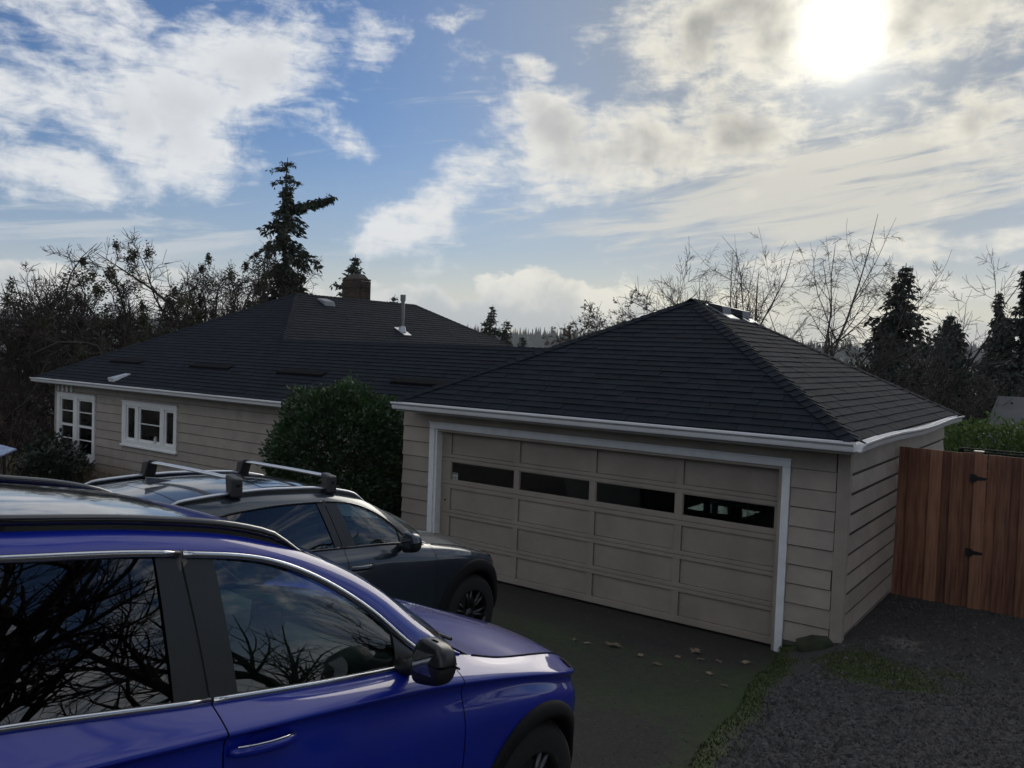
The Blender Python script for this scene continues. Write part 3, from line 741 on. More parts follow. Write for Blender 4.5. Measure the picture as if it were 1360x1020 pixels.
# ------------------------------------------------------------------ house
house = empty('house', (0, 0, 0), 'low greige house with dark hip roof, white windows and number 1580', 'house')
HX0, HXW, HY, HG = -23.56, -14.2, 11.57, -1.3
hz, HEY, HEX = 2.15, 11.17, -23.957
sl = 0.528
MB().box(HX0+.02, HY+.12, HG, HXW, 22, 2.05).box(HXW, HY+.12, HG, GX0+.4, 15.4, 2.05).build('wall', mat('house_sheathing', (0.05, 0.045, 0.04), .9), house)
WIN = [(-23.69+.13, -21.47, 0.045, 1.7555), (-20.16, -17.82, 0.665, 1.738)]
WIN[0] = (-23.42, -21.47, 0.045, 1.7555)
siding(house, HX0+.09, GX0+.03, HG, 2.06, HY, 15, openings=WIN, gap=.015)
MB().box(HX0-.02, HY-.034, HG, HX0+.085, HY+.12, 2.06).build('corner_board', M_siding, house)
MB().box(HX0+.0, HY+.12, HG, HX0+.018, 22, 2.05).build('side_wall', M_siding, house)
MB().box(HEX+.02, HEY+.02, 2.062, -8.9, HY-.004, 2.08).build('soffit', M_soffit, house)
MB().box(HEX+.02, HEY, 2.02, -8.9, HEY+.02, 2.14).build('fascia', M_fascia, house)
gutter(house, [(HEX-.05, HEY-.002, 2.045), (-9.05, HEY-.002, 2.045)])
# short return of the gutter round the left corner
gutter(house, [(HEX+.0, HEY+3.0, 2.045), (HEX-.0, HEY+.05, 2.045)], name='gutter')
hroof = MB().poly([(HEX, HEY, hz-.02), (HEX, 26, hz-.02), (-14.24, 26, hz-.02), (-14.24, HEY, hz-.02)]).build('roof', M_deck, house)
AX, AY0, AY1, AZ = -19.10, 16.03, 21.06, 4.74
HEXR = -14.243
CZ = 3.409; CY = HEY+(CZ-hz)/sl
cxl = AX+(AZ-CZ)/sl    # where the link ridge meets the right slope of the wing
yb = AY1+(AX-HEX)
# wing: left slope, right slope, front slope (runs on into the link)
for nm, (a, b_, c, d), sd in (('l', ((HEX, yb, hz), (HEX, HEY, hz), (AX, AY0, AZ), (AX, AY1, AZ)), 21), ('r', ((HEXR, HEY, hz), (HEXR, yb, hz), (AX, AY1, AZ), (AX, AY0, AZ)), 22),
                              ('f', ((HEX, HEY, hz), (HEXR, HEY, hz), (AX, AY0, AZ), (AX, AY0, AZ)), 23), ('b', ((HEXR, yb, hz), (HEX, yb, hz), (AX, AY1, AZ), (AX, AY1, AZ)), 24)):
    deck, st, full, ax = roof_face(hroof, a, b_, c, d, seed=sd, exposure=.15, tab=.33, thick=.014)
    st.build('shingle_field', M_shingle, hroof, kind='stuff')
# link roof front and back
e = .004
deck, st, full, ax = roof_face(hroof, (HEXR-.02, HEY, hz+e), (-7.6, HEY, hz+e), (-7.2, CY, CZ+e), (cxl, CY, CZ+e), seed=31, exposure=.15, tab=.33, thick=.014)
st.build('shingle_field', M_shingle, hroof, kind='stuff')
b = MB(); b.poly([(cxl-2, CY, CZ-.01), (-7.2, CY, CZ-.01), (-8.2, CY+(CZ-hz)/sl, hz), (cxl-2, CY+(CZ-hz)/sl, hz)]); b.build('roof_deck', M_deck, hroof)
dn = lambda fx, fy: Vector((fx, fy, -sl)).normalized()
cap_line(hroof, (HEX, HEY, hz), (AX, AY0, AZ), dn(0, -1), dn(-1, 0), name='ridge_cap', as_objects=False)
cap_line(hroof, (cxl, CY, CZ+.01), (AX, AY0, AZ), dn(0, -1), dn(1, 0), as_objects=False)
cap_line(hroof, (AX, AY0-.05, AZ), (AX, AY1+.05, AZ), dn(1, 0), dn(-1, 0), as_objects=False)
cap_line(hroof, (HEXR, yb, hz), (AX, AY1, AZ), dn(0, 1), dn(1, 0), as_objects=False)
cap_line(hroof, (cxl, CY, CZ), (-7.15, CY, CZ), dn(0, -1), dn(0, 1), as_objects=False)
# low slot vents on the front slope, their shade put into a near-black colour
def fz(y): return hz+sl*(y-HEY)
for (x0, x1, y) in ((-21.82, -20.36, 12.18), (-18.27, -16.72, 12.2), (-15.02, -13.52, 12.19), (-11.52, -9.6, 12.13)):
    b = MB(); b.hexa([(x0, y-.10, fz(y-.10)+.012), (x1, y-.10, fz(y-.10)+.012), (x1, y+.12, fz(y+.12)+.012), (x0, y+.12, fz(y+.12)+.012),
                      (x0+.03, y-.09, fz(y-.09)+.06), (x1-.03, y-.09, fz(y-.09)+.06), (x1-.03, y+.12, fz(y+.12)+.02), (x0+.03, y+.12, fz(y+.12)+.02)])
    b.build('slot_vent', mat('vent_shade_black', (.003, .003, .004), .9, spec=.1), hroof)
# pale metal flashing patch near the eave
b = MB(); b.hexa([(-20.36, 11.27, fz(11.27)+.014), (-20.12, 11.27, fz(11.27)+.014), (-19.98, 11.62, fz(11.62)+.014), (-20.2, 11.62, fz(11.62)+.014),
                  (-20.42, 11.27, fz(11.27)+.10), (-20.16, 11.27, fz(11.27)+.10), (-19.98, 11.62, fz(11.62)+.04), (-20.2, 11.62, fz(11.62)+.04)])
b.build('flashing_patch', M_lead, hroof)
# flue pipe on the right slope
rz = lambda x: AZ-sl*(x-AX)
fp = empty('flue_pipe'); fp.parent = hroof
px_, py_ = -17.30, 18.55
MB().frustum((px_, py_, rz(px_)), (px_, py_, 4.72), .058, .058, 14).build('pipe', M_metal, fp, smooth=True)
MB().frustum((px_, py_, 4.70), (px_, py_, 4.88), .082, .082, 14, True).build('pipe_cap', M_metal, fp)
b = MB(); b.frustum((px_, py_, rz(px_)-.02), (px_, py_, rz(px_)+.16), .13, .085, 14, True)
b.hexa([(px_-.18, py_-.16, rz(px_-.18)+.014), (px_+.24, py_-.16, rz(px_+.24)+.014), (px_+.24, py_+.16, rz(px_+.24)+.014), (px_-.18, py_+.16, rz(px_-.18)+.014),
        (px_-.18, py_-.16, rz(px_-.18)+.03), (px_+.24, py_-.16, rz(px_+.24)+.03), (px_+.24, py_+.16, rz(px_+.24)+.03), (px_-.18, py_+.16, rz(px_-.18)+.03)])
b.build('flashing', M_lead, fp)
# box vent by the ridge
b = MB(); b.hexa([(-18.86, 16.6, rz(-18.86)+.01), (-18.50, 16.6, rz(-18.50)+.01), (-18.50, 17.0, rz(-18.50)+.01), (-18.86, 17.0, rz(-18.86)+.01),
                  (-18.84, 16.62, rz(-18.84)+.06), (-18.55, 16.62, rz(-18.5)+.15), (-18.55, 16.98, rz(-18.5)+.15), (-18.84, 16.98, rz(-18.84)+.06)])
b.build('box_vent', mat('vent_grey', (.18, .19, .21), .5), hroof, bevel=.01)
# brick chimney with corbelled crown
ch = empty('chimney'); ch.parent = house
MB().box(-20.58, 19.22, 3.4, -19.84, 19.72, 5.40).build('chimney_core', M_mortar, ch)
bm_cache = {}
def brick_mesh(w_):
    k = round(w_, 3)
    if k not in bm_cache: bm_cache[k] = MB().box(0.006, 0, 0.006, w_-.006, .10, .066).mesh('brick', M_brick)
    return bm_cache[k]
for r in range(12):
    z = 4.62+r*.072; grow = .0 if r < 8 else (.03 if r < 10 else .0)
    off = .11 if r % 2 else 0; x = -20.60-grow-off
    while x < -19.82+grow:
        x0 = max(x, -20.60-grow); x1 = min(x+.22, -19.82+grow); x += .22
        if x1-x0 < .04: continue
        inst('brick', brick_mesh(x1-x0), ch, Matrix.Translation((x0, 19.20-grow-random.uniform(0, .006), z)))
    y = 19.26-grow
    while y < 19.6:
        inst('brick', brick_mesh(.22), ch, Matrix.Translation((-19.82+grow, y, z)) @ Matrix.Rotation(R_(90), 4, 'Z') @ Matrix.Translation((0, -.012, 0))); y += .22
b = MB(); b.hexa([(-20.52, 19.26, 5.484), (-19.90, 19.26, 5.484), (-19.90, 19.68, 5.484), (-20.52, 19.68, 5.484), (-20.40, 19.34, 5.64), (-20.02, 19.34, 5.64), (-20.02, 19.6, 5.64), (-20.40, 19.6, 5.64)])
b.build('chimney_crown', M_mortar, ch)
# thin aerial beyond the ridge
# windows
def casement(parent, x0, x1, z0, z1, lights, name='window'):
    """lights: list of (xa, xb, [z splits]) pane columns inside the frame"""
    y = HY
    w = MB(); fw = .10
    w.box(x0, y-.055, z1-fw, x1, y+.04, z1); w.box(x0, y-.055, z0, x1, y+.04, z0+fw*1.2)
    w.box(x0, y-.055, z0+fw*1.2+.0005, x0+fw, y+.04, z1-fw-.0005); w.box(x1-fw, y-.055, z0+fw*1.2+.0005, x1, y+.04, z1-fw-.0005)
    wo_ = w.build(name, M_win, parent)
    MB().box(x0-.03, y-.09, z0-.035, x1+.03, y-.0, z0-.001).build('sill', M_win, wo_)
    MB().box(x0-.02, y-.075, z1+.001, x1+.02, y-.0, z1+.025).build('head_casing', M_win, wo_)
    MB().box(x0+.01, y+.095, z0+.01, x1-.01, y+.118, z1-.01).build('dim_interior', mat('dim_room', (.06, .055, .05), .9, var=.6, vscale=3), wo_)
    prev = x0+fw
    for (xa, xb, splits) in lights:
        if xa-prev > .01: MB().box(prev+.0005, y-.05, z0+fw*1.2+.001, xa-.0005, y+.035, z1-fw-.001).build('mullion', M_win, wo_)
        prev = xb
        st = MB(); s = .055; za, zb_ = z0+fw*1.2+.001, z1-fw-.001
        st.box(xa, y-.02, za, xb, y+.02, za+s); st.box(xa, y-.02, zb_-s, xb, y+.02, zb_)
        st.box(xa, y-.02, za+s+.0005, xa+s, y+.02, zb_-s-.0005); st.box(xb-s, y-.02, za+s+.0005, xb, y+.02, zb_-s-.0005)
        st.build('sash', M_win, wo_)
        levels = [za+s] + splits + [zb_-s]
        for i in range(len(levels)-1):
            a = levels[i]+(.012 if i else 0); c = levels[i+1]-(.012 if i < len(levels)-2 else 0)
            MB().box(xa+s, y+.0, a, xb-s, y+.004, c).build('pane', M_glass, wo_)
            if i < len(levels)-2:
                th = .03 if (len(levels) == 5 and i == 1) else .0115
                MB().box(xa+s+.0005, y-.022, levels[i+1]-th, xb-s-.0005, y+.02, levels[i+1]+th).build('glazing_bar', M_win, wo_)
    if x1-fw-prev > .01: MB().box(prev+.0005, y-.05, z0+fw*1.2+.001, x1-fw-.0005, y+.035, z1-fw-.001).build('mullion', M_win, wo_)
    return wo_
bk = MB()
for (xa, xb) in ((HX0+.02, WIN[0][0]), (WIN[0][1], WIN[1][0]), (WIN[1][1], GX0+.4)): bk.box(xa, HY+.006, HG, xb, HY+.118, 2.05)
for w_ in WIN: bk.box(w_[0]+.001, HY+.006, HG, w_[1]-.001, HY+.118, w_[2]); bk.box(w_[0]+.001, HY+.006, w_[3], w_[1]-.001, HY+.118, 2.05)
bk.build('wall_backing', mat('house_sheathing', (0.05, 0.045, 0.04), .9), house)
w0 = WIN[0]; zz = [w0[2]+.12+(w0[3]-w0[2]-.22)*t for t in (.27, .51, .76)]
casement(house, *w0, [(-23.27, -22.56, zz), (-22.36, -21.59, zz)])
w1 = WIN[1]; zm = lerp(w1[2]+.12, w1[3]-.1, .52)
casement(house, *w1, [(-20.0, -19.58, []), (-19.44, -18.50, [zm]), (-18.34, -17.94, [])])
bt = MB().frustum((-18.72, HY-.02, .79), (-18.72, HY-.02, .93), .04, .04, 12, True).frustum((-18.72, HY-.02, .93), (-18.72, HY-.02, .97), .02, .018, 10, True)
tag(bt.build('bottle', mat('white_plastic', (.6, .6, .6), .5)), 'small white bottle on the ledge of the three-light window', 'bottle')
# house number
def text_obj(s, size, m, parent, loc, name):
    cu = bpy.data.curves.new(name, 'FONT'); cu.body = s; cu.size = size; cu.extrude = .008; cu.offset = .007
    o = bpy.data.objects.new(name, cu); COL.objects.link(o)
    bpy.context.view_layer.update()
    me = bpy.data.meshes.new_from_object(o.evaluated_get(bpy.context.evaluated_depsgraph_get()))
    bpy.data.objects.remove(o); me.materials.append(m)
    o = bpy.data.objects.new(name, me); COL.objects.link(o); o.parent = parent
    o.matrix_local = Matrix.Translation(loc) @ Matrix.Rotation(R_(90), 4, 'X')
    return o
hn = empty('house_number'); hn.parent = house
for i, d in enumerate('1580'): text_obj(d, .22, mat('number_white', (.85, .85, .85), .5), hn, (-23.42+.23*i, HY-.046, 1.812), 'digit')

# ------------------------------------------------------------------ cedar fence and gate
M_cedar2 = mat('cedar_board_dark', (0.28, 0.125, 0.070), 0.75, bump=0.35, bscale=18, objvar=0.2, col2=(0.11, 0.042, 0.027), vscale=3.2, stretch=(9, 9, 0.9), detail=8)
M_cedar3 = mat('cedar_board_pale', (0.36, 0.18, 0.105), 0.7, bump=0.35, bscale=18, objvar=0.25, col2=(0.20, 0.085, 0.05), vscale=3.2, stretch=(9, 9, 0.9), detail=8)
def plank_mesh(w_, h, t=.022, m=None):
    return MB().box(0, 0, 0, w_, t, h).mesh('plank', m)
FY, FZT = 12.26, 2.255
fence = empty('cedar_fence', (GX1+.03, FY, .2), 'reddish cedar board fence joined to the garage side wall', 'fence')
gate = empty('cedar_gate', (-1.36, FY, .3), 'reddish cedar board gate hung on black iron strap hinges', 'gate')
x = GX1+.035; i = 0; pm = {}
while x < 3.2:
    w_ = (.142, .138, .142)[i % 3]; parent = fence if (x+w_ < -1.30 or x > -.05) else gate
    h = FZT-(.27+.025*(x+2.3)*0) ; k = (round(w_, 3), (0, 1, 0, 2, 1, 0, 1, 2, 0, 0, 1)[i % 11])
    if k not in pm: pm[k] = plank_mesh(w_, 1.0, m=(M_cedar, M_cedar2, M_cedar3)[k[1]])
    proud = .030 if i % 2 else 0
    z0 = .22 + random.uniform(-.02, .02); top = FZT+random.uniform(-.006, .006)
    o = inst('plank', pm[k], parent)
    m = Matrix.Translation((x+random.uniform(-.003, .003), FY-proud, z0)) @ Matrix.Rotation(random.uniform(-.006, .006), 4, 'Y') @ Matrix.Diagonal((1, 1, top-z0, 1))
    o.matrix_local = parent.matrix_local.inverted() @ m if False else Matrix.Translation(-parent.location) @ m
    x += w_-.012 if i % 2 else w_+.004-.012; i += 1
def loc_box(parent, x0, y0, z0, x1, y1, z1, name, m):
    l = parent.location; return MB().box(x0-l.x, y0-l.y, z0-l.z, x1-l.x, y1-l.y, z1-l.z).build(name, m, parent, bevel=.003)
for z in (.5, 1.2, 1.95):
    loc_box(fence, GX1+.04, FY+.024, z, -1.42, FY+.06, z+.09, 'rail', M_cedar); loc_box(gate, -1.28, FY+.024, z, -.1, FY+.06, z+.09, 'rail', M_cedar)
    loc_box(fence, -.0, FY+.024, z, 3.1, FY+.06, z+.09, 'rail', M_cedar)
loc_box(fence, -1.41, FY+.024, .1, -1.32, FY+.11, 2.27, 'post', M_cedar)
MB().box(-.055, .02, 2.272-.2, .055, .13, 2.285-.2).build('post_cap', mat('cap_pale', (.55, .52, .45), .5), fence).location = (-1.365-fence.location.x, 0, 0)
def hinge(z):
    l = gate.location; b = MB()
    b.box(-1.44-l.x, FY-.034-l.y, z-.05-l.z, -1.385-l.x, FY-.026-l.y, z+.05-l.z)
    b.frustum((-1.375-l.x, FY-.034-l.y, z-.045-l.z), (-1.375-l.x, FY-.034-l.y, z+.045-l.z), .010, .010, 8, True)
    b.hexa([(-1.365-l.x, FY-.034-l.y, z-.028-l.z), (-1.25-l.x, FY-.034-l.y, z-.014-l.z), (-1.25-l.x, FY-.026-l.y, z-.014-l.z), (-1.365-l.x, FY-.026-l.y, z-.028-l.z),
            (-1.365-l.x, FY-.034-l.y, z+.028-l.z), (-1.25-l.x, FY-.034-l.y, z+.014-l.z), (-1.25-l.x, FY-.026-l.y, z+.014-l.z), (-1.365-l.x, FY-.026-l.y, z+.028-l.z)])
    b.build('hinge', M_iron, gate)
hinge(1.94); hinge(.98)
# dark green low fence behind it
gf = empty('green_fence', (-2.2, 16.9, 0), 'low dark green slatted fence running behind the cedar fence', 'fence')
for k in range(5):
    MB().box(0, 0, 1.05+.17*k, 9, .03, 1.19+.17*k).build('slat', mat('dark_green_paint', (.008, .016, .012), .75, spec=.2), gf)
MB().box(0, -.01, 1.895, 9, .05, 1.92).build('cap_rail', mat('dark_green_paint', (.008, .016, .012), .75, spec=.2), gf)
for k in range(5): MB().box(2.2*k, .031, -.9, 2.2*k+.08, .10, 1.89).build('post', mat('dark_green_paint', (.008, .016, .012), .75, spec=.2), gf)

# ------------------------------------------------------------------ vegetation
def skeleton(rg, p, d, L, r, level, top, out, gnarl, up, kids, ang, ratio, droop, clear, rend=.28):
    nseg = (3, 4, 6, 9, 10, 10)[level]; seg = L/nseg; pos = Vector(p); d = Vector(d).normalized(); nodes = []
    gn = gnarl*(.6, .85, 1.0, 1.0, .9, .6)[level]
    if level == top: rend = .07
    elif level == top-1: rend = .16
    for i in range(nseg):
        g = Vector((rg.gauss(0, 1), rg.gauss(0, 1), rg.gauss(0, 1)))*gn*.45
        d = (d+g+Vector((0, 0, up*(1.6 if level >= top-1 else .7)-(droop if level <= 1 else 0)))).normalized()
        q = pos+d*seg; r1 = r*(1-(1-rend)*(i/nseg)**.85); r2 = r*(1-(1-rend)*((i+1)/nseg)**.85)
        out.append((pos.copy(), q.copy(), r1, r2, level)); pos = q; nodes.append((pos.copy(), d.copy(), r2))
    if level <= 0: return
    n = kids[min(top-level, len(kids)-1)]; c0 = clear if level == top else .18; az = rg.uniform(0, 2*pi)
    for k in range(n):
        t = c0+(1-c0)*(k+.2+rg.random()*.6)/n; f = t*nseg-1; idx = max(0, min(nseg-1, int(f))); bp, bd, br = nodes[idx]
        if idx > 0: bp = nodes[idx-1][0].lerp(bp, rg.random())
        az += 2.4+rg.uniform(-.5, .5); a = R_(rg.uniform(*ang)); o = bd.orthogonal().normalized(); o.rotate(Matrix.Rotation(az, 3, bd))
        nd = bd*cos(a)+o*sin(a)
        if nd.z < -.25: nd.z *= .3
        skeleton(rg, bp, nd, L*ratio*(1.2-.75*t)*rg.uniform(.7, 1.15), min(br*.8, r*.55), level-1, top, out, gnarl, up, kids, ang, ratio, droop, clear, rend)

def bare_tree(name, base, h, r, seed, label, group=None, level=3, lean=(0, 0), gnarl=.3, up=.06, kids=(8, 7, 6), ang=(32, 58), ratio=.52, stems=1, spread=.3, droop=0.0,
              twig=.010, barkm=None, twigm=None, clumps=0, clump_mat=None, clump_size=.28, first=.42, cat='tree', leafy=0, leafm=None, leafs=.08, clip=None, clear=.28):
    rg = random.Random(seed)
    t = empty(name, base, label, cat, group)
    segs = []; tips = []
    for s in range(stems):
        a = 2*pi*s/max(1, stems)+rg.uniform(0, 1)
        d = Vector((lean[0]+(spread*cos(a) if stems > 1 else 0), lean[1]+(spread*sin(a) if stems > 1 else 0), 1))
        skeleton(rg, (0.12*cos(a)*(stems > 1), .12*sin(a)*(stems > 1), -.3), d, h*.9*(1 if s == 0 else rg.uniform(.72, .95)), r*(1 if stems == 1 else .75), level, level, segs, gnarl, up, kids, ang, ratio, droop, clear)
    if clip: segs = [q for q in segs if clip(q[1]+Vector(base))]
    zmax = max(q.z for _, q, _, _, _ in segs); sc = h/zmax
    segs = [(a*sc, b_*sc, ra, rb, l) for a, b_, ra, rb, l in segs]; tips = [(a*sc, d) for a, d in tips]
    big, small = MB(), MB()
    for a, b_, ra, rb, l in segs:
        ra = max(ra, twig); rb = max(rb, twig*.7)
        if l >= level-1 and ra > .03: big.frustum(a, b_, ra, rb, 7)
        elif ra > .04: big.frustum(a, b_, ra, rb, 5)
        else: small.frustum(a, b_, ra, rb, 3)
    big.build('trunk', barkm or M_bark, t, smooth=True)
    small.build('crown', twigm or M_twig, t)
    if clumps:
        cb = MB(); pts = [b_ for a, b_, ra, rb, l in segs if l in (1, 2) and b_.z > h*.45]
        for _ in range(clumps):
            c = rg.choice(pts); R = clump_size*rg.uniform(.35, 1.1)
            for _ in range(int(170*rg.uniform(.5, 1.2))):
                v = Vector((rg.gauss(0, .45)*R, rg.gauss(0, .45)*R, rg.gauss(0, .8)*R))
                leaf_quad(cb, c+v, rg, .13)
        cb.build('foliage', clump_mat or M_moss_leaf, t)
    if leafy:
        cb = MB()
        pts = [(a, b_) for a, b_, ra, rb, l in segs if l <= 1]
        for _ in range(leafy):
            a, b_ = rg.choice(pts); c = a.lerp(b_, rg.random())+Vector((rg.gauss(0, .05), rg.gauss(0, .05), rg.gauss(0, .05)))
            leaf_quad(cb, c, rg, leafs)
        cb.build('leaves', leafm or M_brown, t)
    return t
def leaf_quad(b, c, rg, s):
    d = Vector((rg.gauss(0, 1), rg.gauss(0, 1), rg.gauss(0, .7))).normalized(); o = d.orthogonal().normalized(); o.rotate(Matrix.Rotation(rg.uniform(0, 2*pi), 3, d))
    s = s*rg.uniform(.6, 1.3); k = len(b.v)
    b.v += [tuple(c-d*s*.5), tuple(c+o*s*.28), tuple(c+d*s*.5), tuple(c-o*s*.28)]; b.f.append((k, k+1, k+2, k+3))

def conifer(name, base, h, rad, seed, label, group=None, prof=None, dens=1.0, m=None, spray=.30, droop=.35, tiers=None, trunk_r=None, lean=0.0, gaps=0.0, extra=None, cat='tree', rough=.4, bough=7):
    rg = random.Random(seed); t = empty(name, base, label, cat, group)
    tr = MB(); n = 12; trunk_r = trunk_r or h*.016
    ax = lambda u: Vector((lean*h*u*u+.02*h*sin(u*5+seed)*u, .01*h*sin(u*7), h*u))
    for i in range(n): tr.frustum(ax(i/n), ax((i+1)/n), trunk_r*(1-i/n)+.02, trunk_r*(1-(i+1)/n)+.015, 7)
    fb = MB(); tiers = tiers or int(h*3.2)
    for k in range(tiers):
        u = .06+.94*(k/tiers); c = ax(u)
        R = rad*(.85+rough*mnoise.noise(Vector((u*11, seed, 0))))*(prof(u) if prof else (1-u)**.85*(.88+.16*sin(k*2.4+seed))+.01)
        nb = max(3, int(5*dens+R*1.5))
        for j in range(nb):
            if rg.random() < gaps: continue
            a = rg.uniform(0, 2*pi); L = R*rg.uniform(.55, 1.1); rise = .25 if u > .8 else 0
            prev = c.copy(); m_ = max(2, int(L/.45)+1)
            for s in range(m_):
                f = (s+1)/m_
                p = c+Vector((cos(a)*L*f, sin(a)*L*f, rise*L*f-droop*L*f*f+.12*L*f))
                tr.frustum(prev, p, .035*(1-f*.7), .03*(1-f*.8)+.006, 3)
                for q in range(bough):
                    g = prev.lerp(p, rg.random())+Vector((rg.gauss(0, .08), rg.gauss(0, .08), rg.gauss(-.03, .05)))
                    d = Vector((cos(a)*.7+rg.gauss(0, .6), sin(a)*.7+rg.gauss(0, .6), -.6+rg.gauss(0, .4))).normalized()
                    sz = spray*rg.uniform(.6, 1.25)*min(1, .42+2.2*(1-u)); o = d.cross(Vector((rg.gauss(0, 1), rg.gauss(0, 1), rg.gauss(0, 1)))).normalized(); k0 = len(fb.v)
                    fb.v += [tuple(g), tuple(g+d*sz*.45+o*sz*.2), tuple(g+d*sz), tuple(g+d*sz*.45-o*sz*.2)]; fb.f.append((k0, k0+1, k0+2, k0+3))
                prev = p
    if extra: extra(tr, fb, rg, ax)
    tr.build('trunk', M_bark_far, t); fb.build('crown', m or M_needle, t)
    return t

def shrub(name, base, rx, ry, h, n, seed, label, leaf=.07, m=None, cat='shrub', group=None, lump=.25, stems=12, shell=.5, zmin=0.0, squash=2.3):
    rg = random.Random(seed); t = empty(name, base, label, cat, group); b = MB(); sm = MB()
    for _ in range(stems):
        a = rg.uniform(0, 2*pi); q = Vector((rx*.6*cos(a)*rg.random(), ry*.6*sin(a)*rg.random(), h*.8)); sm.frustum((q.x*.15, q.y*.15, -.1), q*.6, .02, .012, 4); sm.frustum(q*.6, q, .012, .005, 3)
    for _ in range(n):
        a = rg.uniform(0, 2*pi); ph = math.asin(rg.uniform(-.65, 1)); rr = (shell+(1-shell)*rg.random()**.5)
        v = Vector((cos(a)*cos(ph), sin(a)*cos(ph), sin(ph)))
        # boxy super-ellipsoid with lumps
        kx = (abs(v.x)**squash+abs(v.y)**squash+abs(v.z)**squash)**(-1/squash)
        nn = 1+lump*mnoise.noise(v*2.6+Vector((seed, 0, 0)))+lump*.4*mnoise.noise(v*7+Vector((seed, 3, 0)))
        if rg.random() < .03: nn *= 1.07
        p = Vector((v.x*rx, v.y*ry, v.z*h*.5))*kx*rr*nn; p.z += h*.5
        if p.z < zmin: continue
        d = (v+Vector((rg.gauss(0, .6), rg.gauss(0, .6), rg.gauss(.1, .5)))).normalized(); o = d.cross(Vector((rg.gauss(0, 1), rg.gauss(0, 1), rg.gauss(0, 1)))).normalized()
        s = leaf*rg.uniform(.6, 1.3); nrm = d.cross(o)*s*.10; k = len(b.v)
        b.v += [tuple(p), tuple(p+d*s*.5+o*s*.26+nrm), tuple(p+d*s), tuple(p+d*s*.5-o*s*.26+nrm)]; b.f += [(k, k+1, k+2), (k, k+2, k+3)]
    sm.build('stems', M_bark, t); b.build('foliage', m or M_leaf, t)
    return t

# round evergreen between house and garage
shrub('evergreen_bush', (-10.42, 9.75, -.15), 1.08, 1.05, 2.80, 30000, 11, 'large rounded glossy evergreen bush between the house wall and the garage', leaf=.085, lump=.20, shell=.62, squash=2.4, stems=16)
# shrubs by the house's left window
shrub('dark_shrub', (-21.35, 10.4, -1.15), .9, .75, 1.62, 7000, 12, 'dark leafy shrub below the tall left window of the house', leaf=.13, m=M_leaf2, shell=.3, lump=.5, squash=2.0)
shrub('low_shrub', (-22.6, 10.9, -1.2), .8, .6, 2.0, 2500, 13, 'small dark shrub left of the tall window of the house', leaf=.12, m=M_leaf2, shell=.3, lump=.5, squash=2.0)
def grass_clump(base, r, h, n, seed, label, group='dry grass clumps along the house wall'):
    rg = random.Random(seed); b = MB()
    for _ in range(n):
        a = rg.uniform(0, 2*pi); q = r*rg.random()**.6; x, y = q*cos(a), q*sin(a); hh = h*rg.uniform(.5, 1.1); w_ = rg.uniform(.006, .013)
        bx, by = rg.gauss(0, .18)*hh+x*.3, rg.gauss(0, .18)*hh+y*.3; k = len(b.v); t = rg.uniform(0, pi); dx, dy = cos(t)*w_, sin(t)*w_
        b.v += [(x-dx, y-dy, 0), (x+dx, y+dy, 0), (x+bx*.4+dx*.7, y+by*.4, hh*.6), (x+bx*.4-dx*.7, y+by*.4, hh*.6), (x+bx, y+by, hh)]
        b.f += [(k, k+1, k+2, k+3), (k+3, k+2, k+4)]
    o = b.build('grass_clump', M_drygrass); o.location = base
    return tag(o, label, 'grass', group)
grass_clump((-19.9, 10.9, -.9), .55, 1.15, 500, 1, 'tall dry grass clump right of the dark shrub by the house')
grass_clump((-19.0, 11.0, -.85), .5, 1.0, 450, 2, 'dry grass clump under the three-light window of the house')
grass_clump((-18.2, 11.0, -.8), .45, .75, 350, 3, 'low dry grass clump along the bare siding of the house')
grass_clump((-20.9, 9.4, -.7), .6, .75, 400, 4, 'brown grass clump in front of the dark shrub')
grass_clump((-22.0, 9.3, -.6), .7, .9, 500, 5, 'brown grass clump at the far left by the pale board')
for i, (x, y) in enumerate(((-23.6, 9.0), (-24.6, 10.3), (-25.6, 9.2), (-26.5, 11.2))):
    bare_tree('bare_shrub', (x, y, -.9), 2.6+.4*(i % 2), .05, 60+i, ['tangled brown bare shrub nearest the dark shrub at the far left', 'bare shrub behind the corner of the house at far left', 'low bare brown shrub at the left edge of the view', 'bare twiggy shrub farthest out beyond the house corner'][i],
              'bare shrubs at the far left', level=2, stems=6, spread=.7, kids=(9, 7), twig=.006, cat='shrub', leafy=250, leafs=.07)
# pale tilted board on a post and a stone edging at far left
bd = empty('tilted_board', (-20.35, 8.75, -.1), 'small pale blue board tilted on two dark legs at the left edge', 'display board')
b = MB(); b.hexa([(-.55, -.28, .62), (.28, -.28, .60), (.28, .25, .80), (-.55, .25, .82), (-.55, -.29, .65), (.28, -.29, .63), (.28, .24, .83), (-.55, .24, .85)])
b.build('board', mat('board_blue', (.30, .36, .50), .35, var=.25, vscale=9), bd)
for sx in (-.5, .2): MB().box(sx, -.03, -.6, sx+.05, .03, .70).build('leg', M_iron, bd)
eb = MB()
for k in range(9): eb.box(-22.6+.42*k, 8.1+.02*(k % 3), -.75, -22.21+.42*k, 8.4, -.02-.03*(k % 2))
tag(eb.build('stone_edging', M_concrete, bevel=.03), 'low grey stone edging along the garden bed at far left', 'edging')

